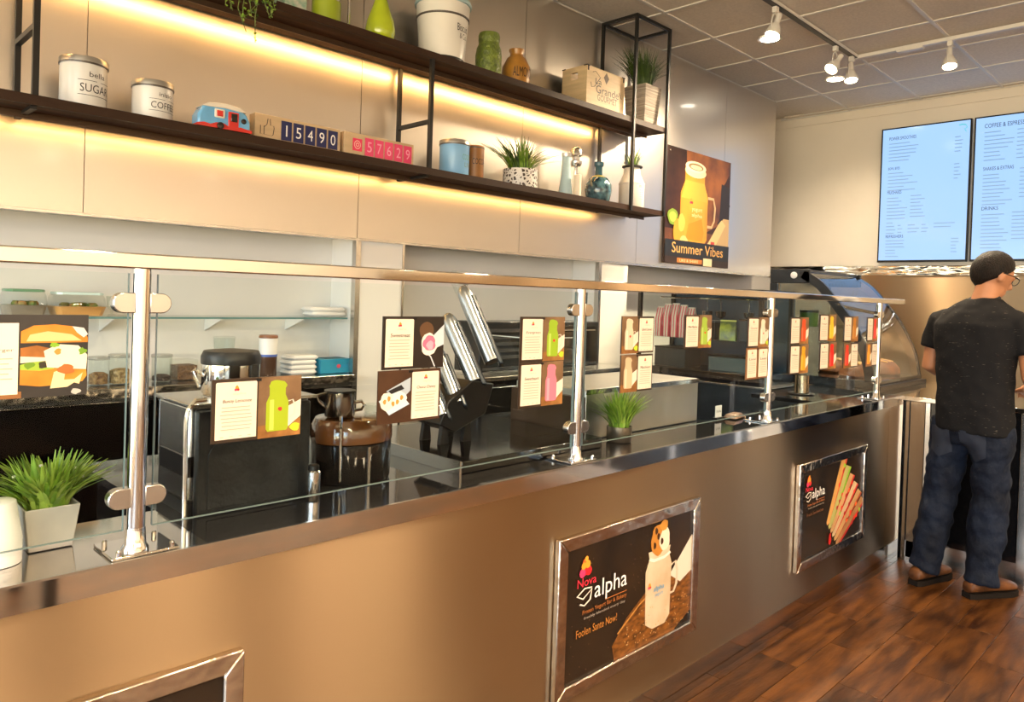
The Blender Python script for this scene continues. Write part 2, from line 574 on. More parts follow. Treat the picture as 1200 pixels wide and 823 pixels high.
cb('worktop', mat('black_worktop', (0.02, 0.02, 0.021), 0.06, 0.3), (0.62, 2.86, YC + 0.006, 2.30, CT - 0.02, CT), (2.86, 3.94, YC + 0.006, 1.65, CT - 0.02, CT), (3.94, CX1, YC + 0.006, 2.0, CT - 0.02, CT))
cb('end_post', MIRROR, (CX1, CX1 + 0.035, YC - 0.004, YC + 0.035, 0.0, CT))

# framed adverts on the counter front -------------------------------------
def adframe(x0, x1, z0, z1, label):
    c = ((x0 + x1) / 2, YC + 0.004, z0)
    t = thing('framed_poster', label, 'poster', c, group='framed adverts on the counter front')
    w = 0.042
    y1, y0 = YC + 0.0045, YC - 0.018
    for nm, pts in (('top_rail', [(x0, z1), (x1, z1), (x1 - w, z1 - w), (x0 + w, z1 - w)]), ('bottom_rail', [(x0, z0), (x0 + w, z0 + w), (x1 - w, z0 + w), (x1, z0)]),
                    ('side_rail', [(x0, z0), (x0, z1), (x0 + w, z1 - w), (x0 + w, z0 + w)]), ('side_rail', [(x1, z0), (x1 - w, z0 + w), (x1 - w, z1 - w), (x1, z1)])):
        q = MB(c)
        q.prism(pts, lambda u, v: (u, y1, v), lambda u, v: (u, y0, v))
        q.build(nm, CRINKX, t, bevel=0.004)
    MB(c).box(x0 + w * .8, x1 - w * .8, y0 + 0.010, y1, z0 + w * .8, z1 - w * .8).build('backing', mat('poster_black', (0.012, 0.009, 0.007), 0.25, color2=(0.030, 0.017, 0.009), nscale=5, spec=0.35), t)
    X0_, X1_, Z0_, Z1_ = x0 + w, x1 - w, z0 + w, z1 - w
    fn = lambda u, v, h: (X0_ + u * (X1_ - X0_), y0 + 0.010 - h, Z0_ + v * (Z1_ - Z0_))
    return t, Print(fn, 0.0006, c)

def flame_logo(P, u, v, s, asp):
    """small red flower-like flame mark"""
    for du, dv, r, c in ((0, 0, 1, 'e8212b'), (-.7, -.5, .7, 'f23a6a'), (.7, -.4, .7, 'e8212b'), (-.1, .9, .7, 'f5602a'), (.45, .6, .6, 'f79a2e'), (-.5, .5, .55, 'f79a2e'), (0.1, 1.5, .4, 'f5a13a')):
        P.disc(u + du * s, v + dv * s * asp, r * s, r * s * asp, ink(c), 10)

def alpha_logo(P, u, v, k, asp):
    AA = 1.08
    flame_logo(P, u + 0.055 * k, v + 0.275 * k * AA, 0.030 * k, asp)
    P.text('Nova', u, v + 0.155 * k * AA, u + 0.13 * k, v + 0.215 * k * AA, ink('ef2f45'))
    P.text('alpha', u + 0.12 * k, v + 0.005 * k * AA, u + 0.36 * k, v + 0.165 * k * AA, ink('f2efe8'))
    P.stroke([(u + 0.10 * k, v + 0.13 * k * AA), (u + 0.05 * k, v + 0.14 * k * AA), (u, v + 0.10 * k * AA), (u + 0.04 * k, v + 0.07 * k * AA), (u + 0.10 * k, v + 0.12 * k * AA), (u + 0.09 * k, v + 0.05 * k * AA), (u + 0.05 * k, v + 0.02 * k * AA), (u + 0.02 * k, v + 0.04 * k * AA)], 0.006 * k, ink('e8ddcc'), 1)
    P.rect(u + 0.20 * k, v + 0.0 * k * AA, u + 0.36 * k, v + 0.006 * k * AA, ink('b5692e'))
    P.text('Frozen Yogurt Bar & Bakery', u + 0.04 * k, v - 0.05 * k * AA, u + 0.36 * k, v - 0.012 * k * AA, ink('b5692e'))
    P.text('freshly blended every day', u + 0.05 * k, v - 0.085 * k * AA, u + 0.35 * k, v - 0.06 * k * AA, ink('a79a8b'))

def blob(cu, cv, ru, rv, n, amp, seed, rot=0):
    g = random.Random(seed)
    ph = [g.uniform(0, 6.28) for _ in range(4)]
    out = []
    for i in range(n):
        a = 2 * PI * i / n
        k = 1 + amp * (math.sin(3 * a + ph[0]) + 0.7 * math.sin(5 * a + ph[1]) + 0.5 * math.sin(8 * a + ph[2]))
        x, y = ru * k * math.cos(a), rv * k * math.sin(a)
        out.append((cu + x * math.cos(rot) - y * math.sin(rot), cv + x * math.sin(rot) + y * math.cos(rot)))
    return out

def jar_poly(u, v, w, h):
    """mason-jar outline, base centre u, v"""
    return [(u - .42 * w, v), (u + .42 * w, v), (u + .5 * w, v + .06 * h), (u + .5 * w, v + .64 * h), (u + .40 * w, v + .76 * h), (u + .36 * w, v + .80 * h), (u + .36 * w, v + h), (u - .36 * w, v + h), (u - .36 * w, v + .80 * h), (u - .40 * w, v + .76 * h), (u - .5 * w, v + .64 * h), (u - .5 * w, v + .06 * h)]

# milkshake advert
t, P = adframe(1.659, 2.447, 0.258, 0.753, 'framed advert of a milkshake mug with cookies and an alpha logo')
asp = 1.70
P.poly([(0.36, 0.0), (0.34, 0.12), (0.45, 0.30), (0.62, 0.46), (0.80, 0.52), (1, 0.56), (1, 0.10), (0.86, 0.0)], mat('print_board_wood', lin('8a5420'), 0.4, color2=lin('4a2a0c'), nscale=9, stretch=(3, 1, 9)))
P.stroke([(0.38, 0.2), (0.55, 0.36), (0.72, 0.46)], 0.006, ink('b9803e'))
P.poly([(0.80, 0.50), (1, 0.78), (1, 0.46), (0.9, 0.40)], ink('d9cbb8'))
P.poly([(0.60, 0.16), (0.66, 0.10), (0.77, 0.10), (0.81, 0.16), (0.815, 0.60), (0.79, 0.70), (0.80, 0.76), (0.61, 0.76), (0.62, 0.70), (0.59, 0.60)], mat('print_shake', lin('d8c4a6'), 0.4, color2=lin('bfa684'), nscale=7))
P.stroke([(0.62, 0.70), (0.66, 0.675), (0.75, 0.675), (0.80, 0.70)], 0.012, ink('efe4d2'))
P.stroke([(0.81, 0.58), (0.85, 0.60), (0.868, 0.52), (0.865, 0.40), (0.84, 0.34), (0.81, 0.34)], 0.010, ink('cdbba2'))
P.poly(blob(0.70, 0.84, 0.075, 0.13, 26, 0.05, 3), ink('b8792f'))
P.poly(blob(0.745, 0.83, 0.045, 0.10, 22, 0.05, 5), ink('e6d6bc'))
P.poly(blob(0.735, 0.95, 0.035, 0.045, 18, 0.06, 6), ink('c88a38'))
for du, dv in ((-.03, -.04), (.0, .03), (-.02, .08), (.03, -.02)): P.poly(blob(0.69 + du, 0.84 + dv, 0.012, 0.03, 10, 0.1, 8), ink('3c2008'))
flame_logo(P, 0.625, 0.47, 0.010, asp)
P.text('alpha', 0.66, 0.40, 0.75, 0.455, ink('5aa0c8'))
P.text('yogurt', 0.67, 0.36, 0.74, 0.39, ink('5aa0c8'))
g = random.Random(4)
P.rects([(a, b, a + .006, b + .009) for a, b in ((g.uniform(.42, .98), g.uniform(.03, .30)) for _ in range(60))], ink('c9a06a'))
P.rects([(a, b, a + .003, b + .005) for a, b in ((g.uniform(.02, .6), g.uniform(.05, .95)) for _ in range(40))], ink('6b4a24'))
alpha_logo(P, 0.07, 0.53, 1.0, asp)
P.text("Foolen Sante Now!", 0.07, 0.325, 0.36, 0.385, ink('c07a30'))
P.build('print', t)
# sandwich advert
t, P = adframe(3.300, 4.125, 0.256, 0.751, 'framed advert of filled baguettes beside a small alpha logo')
cols = [('d9a35a', 'c8402c'), ('b8b26a', '7fae2a'), ('cfa06c', 'b3261c'), ('d2b489', 'c22a22'), ('c79b66', '9a3a1a'), ('a97b4e', 'a81c1c')]
for i, (c1, c2) in enumerate(cols):
    du = i * 0.052
    dv = -i * 0.105
    a = Vector((0.42 + du * 0.55, 0.30 + dv * 0.55))
    b = Vector((0.66 + du * 1.35, 1.02 + dv * 1.15))
    b = Vector((min(b.x, 1.0), b.y))
    n = Vector((-(b - a).y, (b - a).x)).normalized() * 0.043
    n.y *= 1.2
    e = (b - a) * 0.04
    P.poly([tuple(a - n * .6), tuple(b - n), tuple(b + n), tuple(a + n * .6), tuple(a - e)], mat('print_bread_%d' % i, lin(c1), 0.4, noise=0.25, nscale=10))
    P.stroke([tuple(a - n * .9 + (b - a) * .05), tuple(a - n * 1.05 + (b - a) * .5), tuple(b - n * 1.0)], 0.014, ink(c2))
    gg = random.Random(i)
    for k in range(5):
        q = a + (b - a) * gg.uniform(.25, .9) - n * gg.uniform(.6, 1.2)
        P.poly(blob(min(q.x, .97), min(q.y, .97), .018, .026, 10, .12, k), ink(gg.choice(['d8311f', '8ec531', 'e8622a', 'a81c1c'])))
P.poly(blob(0.44, 0.10, 0.022, 0.07, 14, 0.1, 9), ink('c01c18'))
alpha_logo(P, 0.035, 0.64, 0.80, asp)
P.text('Fresh Sandwiches', 0.06, 0.49, 0.31, 0.525, ink('7a4a24'))
P.build('print', t)
# near advert, only its corner is in view
t, P = adframe(-0.13, 0.693, 0.245, 0.738, 'dark framed advert cut off at the left end of the counter')
P.poly([(0.0, 0.0), (0.5, 0.05), (0.72, 0.3), (0.4, 0.4), (0.0, 0.3)], ink('3a200c'))
P.build('print', t)

# ================================================================== SNEEZE GUARD
sg = thing('sneeze_guard', 'glass sneeze guard with chrome posts and a flat steel top rail on the counter', 'sneeze guard', (1.77, 1.475, CT))
YP = 1.475
SGO = (1.77, 1.475, CT)
q = MB(SGO)
q.box(-1.2, 4.70, 1.448, 1.545, 1.4985, 1.527)
q.build('top_rail', MIRROR, sg, bevel=0.003)
PX = [0.494, 1.775, 3.055, 4.362]
for i, x in enumerate(PX):
    post = MB(SGO)
    post.lathe([(0.0165, 0.006), (0.0165, 0.5345)], (x, YP, CT), 24)
    post = post.build('post', CHROME, sg)
    c = MB(SGO); c.lathe([(0.024, 0.005), (0.024, 0.012), (0.019, 0.02), (0.0172, 0.05), (0.0165, 0.05)], (x, YP, CT), 24)
    c.build('collar', CHROME, post)
    b = MB(SGO); b.box(x - 0.048, x + 0.072, YP - 0.027, YP + 0.082, CT + .0007, CT + 0.006)
    b.build('base_plate', MIRROR, post, bevel=0.0015)
    for dx, dy in ((-.035, .06), (.055, .06), (.06, -.02), (-.035, -.02)):
        b = MB(SGO); b.lathe([(0.005, 0), (0.005, 0.008), (0.002, 0.011)], (x + dx, YP + dy, CT + 0.006), 8)
        b.build('bolt', CHROME, post)
    for z in (1.435, 1.072):
        for s in (-1, 1):
            c = MB(SGO)
            prof = [(0.012, -0.019), (0.033, -0.019)] + [(0.033 + 0.019 * math.sin(PI * k / 10), -0.019 * math.cos(PI * k / 10)) for k in range(1, 10)] + [(0.033, 0.019), (0.012, 0.019)]
            c.prism(prof, lambda u, v: (x + s * u, YP - 0.011, z + v), lambda u, v: (x + s * u, YP + 0.011, z + v))
            c.build('glass_clamp', SATIN, sg, bevel=0.002)
ends = [-0.75] + PX
for i in range(4):
    a = ends[i] + (0.029 if i else 0)
    b = ends[i + 1] - 0.023
    g = MB(SGO); g.box(a, b, YP - 0.004, YP + 0.004, 1.012, 1.490)
    pane = g.build('glass_pane', GLASS, sg)
    e = MB(SGO)
    e.box(a - 0.0008, a, YP - 0.004, YP + 0.004, 1.012, 1.49).box(b, b + 0.0008, YP - 0.004, YP + 0.004, 1.012, 1.49).box(a, b, YP - 0.004, YP + 0.004, 1.011, 1.012)
    e.build('glass_edge', mat('pane_edge', (0.16, 0.21, 0.21), 0.2), pane)

# ================================================================== RETURN COUNTER
rc = thing('order_counter', 'black panelled order counter with chrome strips in front of the standing man', 'counter', (5.0, 0.4, 0))
def rb(name, m, *boxes, bevel=0.0, par=None):
    q = MB((5.0, 0.4, 0))
    for b in boxes: q.box(*b)
    return q.build(name, m, par or rc, bevel=bevel)
RX = 4.742
rb('body', DSTEEL, (RX + 0.01, 5.75, -1.6, 1.42, 0.0, CT - 0.03), (RX + 0.01, 5.75, 1.42, 2.02, 0.0, CT - 0.03))
rb('worktop', MIRROR, (RX - 0.004, 5.78, -1.6, 2.02, CT - 0.03, CT - 0.004), bevel=0.003)
rb('plinth', SATIN, (RX - 0.004, RX + 0.01, -1.6, 1.43, 0, 0.115))
for y0, y1 in ((0.86, 1.22), (0.42, 0.82), (-0.1, 0.38), (-0.7, -0.14), (-1.5, -0.74)):
    rb('black_panel', BLACKG, (RX - 0.002, RX + 0.01, y0, y1, 0.13, CT - 0.03))
    rb('steel_strip', SATIN, (RX - 0.012, RX + 0.01, y1, y1 + 0.04, 0.0, CT - 0.03), bevel=0.002)
rb('steel_strip', SATIN, (RX - 0.012, RX + 0.01, 1.30, 1.325, 0.0, CT - 0.03), bevel=0.002)
rb('black_panel', BLACKG, (RX - 0.002, RX + 0.01, 1.262, 1.299, 0.13, CT - 0.03))
rb('side_panel', mat('bronze_panel', (.16, .11, .07), .25, 1.0), (RX - 0.004, RX + 0.01, 1.33, 1.405, 0.02, CT - 0.03))
rb('steel_strip', mat('bronze_panel', None), (RX - 0.012, RX + 0.01, 1.41, 1.43, 0.0, CT - 0.03), bevel=0.002)
rb('bottom_line', SATIN, (RX - 0.006, RX + 0.01, -1.6, 1.22, 0.115, 0.13))
t = thing('wall_notice', 'pale framed sign on the order counter beside the right edge of the picture', 'sign', (RX - 0.014, 0.66, 0.30))
q = MB((RX - 0.014, 0.66, 0.30)); q.box(RX - 0.022, RX - 0.002, 0.47, 0.80, 0.30, 0.74); q.build('frame', CRINKX, t, bevel=0.003)
q = MB((RX - 0.014, 0.66, 0.30)); q.box(RX - 0.024, RX - 0.0215, 0.50, 0.77, 0.33, 0.71); q.build('sheet', mat('pale_sheet', (0.75, 0.71, 0.64), 0.5, noise=0.2, nscale=8), t)

# ================================================================== WALL SHELF
YS, YB, ZL, ZU, ST = 2.755, 3.022, 2.058, 2.600, 0.028
SX1 = 4.135
sh = thing('wall_shelf', 'two-tier dark wood wall shelf in a black metal frame on the steel wall', 'shelf', (2.2, 3.02, ZL))
SO = (2.2, 3.02, ZL)
def sb(name, m, *boxes, bevel=0.0, par=None):
    q = MB(SO)
    for b in boxes: q.box(*b)
    return q.build(name, m, par or sh, bevel=bevel)
SX0 = -0.9
LED = glow('led_strip_warm', (1.0, 0.54, 0.17), 34)
LEDL = glow('led_strip_dim', (1.0, 0.54, 0.17), 13)
for z in (ZL, ZU):
    bd = sb('board', WOOD, (SX0, SX1 - 0.012, YS + 0.012, 2.885, z - ST, z), bevel=0.002)
    sb('board', WOOD, (SX0, SX1 - 0.012, 2.889, YB - 0.004, z - ST, z), bevel=0.002)
    sb('edge_bar', mat('shelf_edge', (0.035, 0.016, 0.008), 0.5, spec=.2), (SX0, SX1, YS, YS + 0.011, z - ST - 0.002, z + 0.002))
    sb('end_bar', BLACKM, (SX1 - 0.012, SX1, YS + 0.011, YB, z - ST - 0.002, z + 0.002))
    sb('angle_bar', mat('angle_bar_bronze', (0.10, 0.06, 0.035), 0.35, 0.6), (SX0, SX1 - 0.02, 2.896, 2.901, z - ST - 0.022, z - ST))
    sb('led_strip', LED if z == ZU else LEDL, (SX0, SX1 - 0.25, 2.916, 2.926, z - ST - 0.008, z - ST - 0.001))
b = 0.009
ZT = CEIL - 0.012
for x in (0.59, 2.185):
    for y in (YS + b, YB - b):
        z1 = ZT if x < 1 else ZU - ST
        sb('upright', BLACKM, (x - b, x + b, y - b, y + b, ZL if x > 1 else ZL, z1 if x > 1 else ZU - ST))
    sb('cross_brace', BLACKM, (x - b, x + b, YS + 2 * b, YB - 2 * b, (ZL + ZU) / 2 - 0.05 - b, (ZL + ZU) / 2 - 0.05 + b))
    sb('cross_brace', BLACKM, (x - b, x + b, YS + 2 * b, YB - 2 * b, ZL - ST - 0.012, ZL - ST))
for x in (3.765, SX1 - b):
    for y in (YS + b, YB - b):
        yy = y - 0.0 if y > 2.9 else y - 0.012
        sb('upright', BLACKM, (x - b, x + b, yy - b, yy + b, ZL - ST - 0.003, ZT - 2 * b))
    sb('top_bar', BLACKM, (x - b, x + b, YS - 0.012 + 2 * b, YB - 2 * b, ZT - 2 * b, ZT))
for y in (YS - 0.012 + b, YB - b):
    sb('top_bar', BLACKM, (3.765 - b, SX1, y - b, y + b, ZT - 2 * b, ZT))

YM = 2.865
def rnd(l, r, py, Y=YM):
    """centre x and radius of a round thing whose sides show at pixels l and r"""
    a, c, e = at(l, py, Y=Y), at((l + r) / 2, py, Y=Y), at(r, py, Y=Y)
    return c.x, (e.x - a.x) / 2 * c.y / math.hypot(c.x, c.y)
def zat(px, py, Y=YM): return at(px, py, Y=Y).z
def wrap(cx, cy, z0, r, a0):
    return lambda u, v, h: (cx + (r + h) * math.cos(a0 + u / r), cy + (r + h) * math.sin(a0 + u / r), z0 + v)
INK = ink('2b2724')

# canisters -----------------------------------------------------------------
def canister(l, r, py, ytop, label, word, sub, bodym, lidm, a0=R(-72), base=ZL, words2=None, knob=True, lidh=0.022):
    x, rad = rnd(l, r, py)
    h = zat((l + r) / 2, ytop) - base
    t = thing('canister', label, 'canister', (x, YM, base + 0.001), group='tins on the wall shelf')
    b = MB(); b.lathe([(rad * .97, 0), (rad, 0.004), (rad, h - lidh)], n=36); b.build('body', bodym, t)
    b = MB(); b.lathe([(rad * 1.0, h - lidh), (rad * 1.04, h - lidh + 0.001), (rad * 1.04, h - 0.004), (rad * 1.0, h), (rad * .1, h + 0.002)], n=36)
    lid = b.build('lid', lidm, t)
    b = MB(); b.lathe([(rad * 1.045, h - lidh - 0.003), (rad * 1.055, h - lidh + 0.0005), (rad * 1.045, h - lidh + 0.003)], n=36); b.build('lid_rim', mat('lid_rim_dark', (0.12, 0.11, 0.10), 0.3, 0.8), lid)
    if knob:
        b = MB(); b.lathe([(0.006, h + 0.001), (0.006, h + 0.006), (0.014, h + 0.009), (0.012, h + 0.014), (0.002, h + 0.016)], n=14); b.build('knob', BLACKM, lid)
    P = Print(wrap(0, 0, 0, rad, a0), 0.0006)
    w = rad * 0.95
    n = 8
    if words2 is None:
        P.text(word, -w * .75, h * .30, w * .75, h * .46, INK)
        P.text(sub, -w * .35, h * .60, w * .45, h * .70, INK)
        P.rects([(-w * .85 + 1.7 * w * k / n, h * .235, -w * .85 + 1.7 * w * (k + 1) / n, h * .245) for k in range(n)], INK)
        P.rects([(-w * .85 + 1.7 * w * k / n, h * .52, -w * .85 + 1.7 * w * (k + 1) / n, h * .53) for k in range(n) if k != 4], INK)
    else:
        for s, (u0, v0, u1, v1), m in words2: P.text(s, u0 * w, v0 * h, u1 * w, v1 * h, m)
    P.build('lettering', t)
    return t
tin = mat('galvanised_lid', (0.60, 0.60, 0.58), 0.3, 0.9, noise=0.2, nscale=12)
canister(69, 126, 112, 71, 'large white canister lettered SUGAR with a metal lid', 'SUGAR', 'bella', WHITEM, tin)
canister(154, 203, 130, 98, 'smaller white canister lettered COFFEE with a metal lid', 'COFFEE', 'inizio', WHITEM, tin)
BLUE = mat('pale_blue_enamel', (0.25, 0.52, 0.82), 0.25, noise=0.15, nscale=4)
canister(515, 550, 185, 166, 'pale blue tin with a silver lid beside the brown cocoa tin', '', '', BLUE, tin, a0=R(-92), words2=[('COOKIES', (-.1, .45, .95, .60), ink('5f9a8e')), ('LIVE', (.1, .25, .85, .38), ink('6f8f93'))])
canister(546, 567, 190, 172, 'narrow brown tin lettered COCOA behind the pale blue tin', '', '', mat('brown_tin', (0.36, 0.15, 0.035), 0.4, noise=0.2, nscale=10), mat('brown_lid', (0.42, 0.18, 0.05), 0.4), a0=R(-100), knob=False, lidh=0.01, words2=[('COCOA', (-.9, .45, .9, .62), ink('1e120a'))])

# camper ornament -------------------------------------------------------------
cl, cr = at(228, 145, Y=2.80).x, at(290, 155, Y=2.80).x
L_ = (cr - cl) * 0.97
t = thing('camper_ornament', 'small ceramic camper ornament in blue and red with a cream roof', 'ornament', ((cl + cr) / 2, 2.805, ZL + 0.0025), R(-2))
hh = 0.092
D_ = 0.07
prof = [(-.5, .05), (-.5, .45), (-.42, .78), (-.30, .93), (0, 1.0), (.28, .93), (.43, .72), (.5, .40), (.5, .05)]
f0 = lambda u, v: (u * L_, -D_ / 2, 0.006 + v * hh)
f1 = lambda u, v: (u * L_, D_ / 2, 0.006 + v * hh)
b = MB(); b.prism(prof, f0, f1); b.build('body', mat('camper_blue', (0.16, 0.45, 0.75), 0.18, noise=0.15, nscale=20, coat=0.6), t, bevel=0.008, seg=3)
b = MB(); b.prism([(-.43, .80), (-.30, .965), (0, 1.05), (.28, .965), (.42, .80), (.28, .80), (0, .84), (-.30, .80)], lambda u, v: (u * L_ * 1.01, -D_ / 2 - .003, 0.006 + v * hh), lambda u, v: (u * L_ * 1.01, D_ / 2 + .003, 0.006 + v * hh)); b.build('roof', mat('camper_cream', (0.80, 0.72, 0.58), 0.25), t, bevel=0.003)
RED = mat('camper_red', (0.62, 0.03, 0.02), 0.2, coat=0.5)
DK = mat('camper_dark', (0.02, 0.012, 0.01), 0.2)
y = -D_ / 2
b = MB(); b.prism([(-.52, 0.0), (-.52, .10), (-.40, .16), (-.28, .12), (-.18, .22), (-.04, .24), (.08, .12), (.3, .18), (.4, .14), (.52, .12), (.52, 0.0)], lambda u, v: (u * L_, y - .006, .004 + v * hh), lambda u, v: (u * L_, -y + .004, .004 + v * hh)); b.build('skirt', RED, t)
b = MB(); b.box(.06 * L_, .26 * L_, y - .005, y + .004, .010, .80 * hh); d = b.build('door', RED, t, bevel=.002)
b = MB(); b.box(.11 * L_, .23 * L_, y - .007, y, .40 * hh, .74 * hh); b.build('door_window', DK, d, bevel=.002)
b = MB(); b.box(-.20 * L_, .0 * L_, y - .004, y + .004, .48 * hh, .84 * hh); w_ = b.build('window', mat('camper_cream', None), t, bevel=.004)
b = MB(); b.box(-.165 * L_, -.04 * L_, y - .006, y, .53 * hh, .78 * hh); b.build('window_pane', RED, w_, bevel=.003)
b = MB(); b.lathe([(.010, -.003), (.010, .004), (.004, .006)], n=12); o = b.build('porthole', DK, t); o.rotation_euler = (R(90), 0, 0); o.location = (.36 * L_, y, .5 * hh)
b = MB(); b.lathe([(.013, 0), (.013, .008), (.005, .010)], n=14); o = b.build('wheel', DK, t); o.rotation_euler = (R(90), 0, 0); o.location = (-.10 * L_, y - .004, .014)

# number blocks ---------------------------------------------------------------
MAPLE = mat('pale_maple', (0.62, 0.44, 0.25), 0.5, noise=0.15, nscale=6, stretch=(1, 6, 6))
def block(tl, tr, bl, Y, label, n0, col, digits, kind):
    a, b_, c = at(*tl, Y=Y), at(*tr, Y=Y), at(*bl, Y=Y)
    w, h, d = b_.x - a.x, a.z - c.z + 0.012, 0.05
    t = thing('number_block', label, 'counter display', (a.x, Y, ZL + 0.001), group='social media counters on the shelf')
    m = MB(); m.box(0, w, 0, d, 0, h); m.build('block', MAPLE, t, bevel=0.002)
    asp_ = w / h
    P = Print(lambda u, v, hh_: (u * w, -hh_, v * h), 0.0006)
    if kind == 'thumb':
        P.stroke([(.06, .22), (.10, .22), (.10, .55), (.06, .55), (.06, .22)], .004, INK, 1)
        P.stroke([(.10, .50), (.13, .62), (.14, .85), (.165, .85), (.17, .60), (.205, .60), (.21, .50), (.20, .25), (.185, .20), (.10, .22)], .004, INK, 1)
    else:
        P.rect(.11, .25, .24, .78, ink('e8365f'))
        P.disc(.175, .515, .045, .185, ink('f3c9b8')); P.disc(.175, .515, .037, .15, ink('e8365f')); P.disc(.175, .515, .023, .09, ink('f3c9b8')); P.disc(.175, .515, .014, .055, ink('e8365f'))
    P.build('symbol', t)
    k = len(digits)
    dw = (0.985 - n0) / k
    for i, s in enumerate(digits):
        u0 = n0 + i * dw
        q = MB(); q.box(u0 * w, (u0 + dw * .84) * w, -0.003, 0, .12 * h, .88 * h); card = q.build('number_tile', col, t, smooth=False)
        P = Print(lambda u, v, hh_: (u * w, -0.003 - hh_, v * h), 0.0006)
        P.text(s, u0 + dw * (.2 if s != '1' else .36), .28, u0 + dw * (.64 if s != '1' else .48), .72, ink('f4f0ea') if kind == 'thumb' else ink('f7a5bd'))
        P.build('numeral', card)
block((299, 134), (399, 152.5), (299, 161), 2.80, 'wooden block with a thumbs-up and white numbers 15490 on navy tiles', .29, mat('navy_tile', (0.012, 0.016, 0.09), 0.4), '15490', 'thumb')
block((404, 155.5), (485, 172.5), (403, 180), 2.80, 'wooden block with a pink camera symbol and five pink number tiles', .28, mat('pink_tile', (0.80, 0.06, 0.17), 0.4), '57629', 'camera')

# potted grasses on the shelves --------------------------------------------------
def shelf_pot(label, x, y, z, r, h, potm, n, gh, gs, m1, m2, square=False, seed=1, w=.0035, ysc=1.0):
    t = thing('potted_grass', label, 'plant', (x, y, z + 0.001))
    b = MB()
    if square:
        ring = lambda s, zz: [(s * a, s * c, zz) for a, c in ((-1, -1), (1, -1), (1, 1), (-1, 1))]
        b.loft([ring(r * .80, 0), ring(r, h), ring(r * .92, h), ring(r * .90, h - .012)], cap=True)
        b.build('pot', potm, t, bevel=.003)
    else:
        b.lathe([(r * .9, 0), (r, .006), (r, h), (r * .93, h), (r * .90, h - .012)], n=28); b.build('pot', potm, t)
    b = MB(); b.lathe([(r * .89, h - .016), (r * .5, h - .010), (.001, h - .008)], n=14); b.build('soil', SOIL, t)
    b = MB(); grass(b, (0, 0, h - .012), n, r * .85, gh, gs, w, m1, m2, .55, random.Random(seed), ysc=ysc); b.build('grass', None, t, smooth=False)
    return t
zebra = mat('zebra_pattern', (0.78, 0.74, 0.68), 0.4)
def zebra_nodes(m):
    nt = m.node_tree
    b = nt.nodes['Principled BSDF']
    v = nt.nodes.new('ShaderNodeTexVoronoi'); v.feature = 'DISTANCE_TO_EDGE'; v.inputs['Scale'].default_value = 55
    tc = nt.nodes.new('ShaderNodeTexCoord')
    r = nt.nodes.new('ShaderNodeValToRGB')
    r.color_ramp.interpolation = 'CONSTANT'
    r.color_ramp.elements[0].color = (0.72, 0.68, 0.62, 1)
    r.color_ramp.elements[1].position = 0.17
    r.color_ramp.elements[1].color = (0.05, 0.03, 0.02, 1)
    nt.links.new(tc.outputs['Object'], v.inputs['Vector']); nt.links.new(v.outputs['Distance'], r.inputs[0]); nt.links.new(r.outputs[0], b.inputs['Base Color'])
zebra_nodes(zebra)
x, r_ = rnd(589, 630, 212)
shelf_pot('bright green grass in a round dark-patterned pot on the lower shelf', x, YM, ZL, r_, zat(610, 200) - ZL, zebra, 190, .19, .26, LEAF, LEAFD, seed=5, ysc=.5, w=.0042)
ratt = mat('woven_pot', (0.62, 0.56, 0.48), 0.7, color2=(0.34, 0.29, 0.24), nscale=10, stretch=(.6, .6, 14), bump=.5, bscale=10)
x, r_ = rnd(732, 773, 120, 2.87)
shelf_pot('dark green grass in a square woven pot inside the shelf end frame', x, 2.87, ZU, r_ * .78, zat(752, 103, 2.87) - ZU, ratt, 480, .27, .24, LEAFD, mat('leaf_mid_green', (0.05, 0.10, 0.012), .5), True, 6, .003, ysc=.5)

# bottle, mill, candle, blue flask, milk can -------------------------------------------
def turned(name, label, cat, l, r, py, ytop, base, parts, Y=YM, n=24, scale_r=1.0):
    x, rad = rnd(l, r, py, Y)
    h = zat((l + r) / 2, ytop, Y) - base
    t = thing(name, label, cat, (x, Y, base + .001))
    for nm, m, prof in parts:
        b = MB(); b.lathe([(p * rad * scale_r, q * h) for p, q in prof], n=n); b.build(nm, m, t)
    return t, rad, h
turned('glass_bottle', 'slim pale blue glass bottle next to the steel pepper mill', 'bottle', 655, 671, 210, 179, ZL,
       [('body', mat('frosted_blue_glass', (0.50, 0.68, 0.74), .15, coat=.4), [(.95, 0), (1, .02), (.98, .12), (.75, .45), (.62, .75), (.62, .90)]), ('cap', tin, [(.66, .90), (.70, .92), (.70, .99), (.6, 1)])])
turned('pepper_mill', 'tall silver pepper mill with a round knob', 'pepper mill', 667, 682, 200, 172, ZL,
       [('base', CHROME, [(1, 0), (1, .05), (.5, .08)]), ('shaft', CHROME, [(.28, .07), (.26, .6), (.34, .62)]), ('head', SATIN, [(.7, .62), (.95, .66), (.95, .72), (.6, .74), (.6, .80), (.95, .83), (.95, .93), (.7, .97), (.3, 1)])])
turned('white_candle', 'short white pillar candle in front of the pepper mill', 'candle', 672, 681, 222, 205, ZL,
       [('wax', mat('candle_wax', (.80, .70, .55), .45), [(1, 0), (1, .97), (.8, 1), (.1, .98)]), ('wick', BLACKM, [(.08, .97), (.06, 1.06)])], Y=2.80)
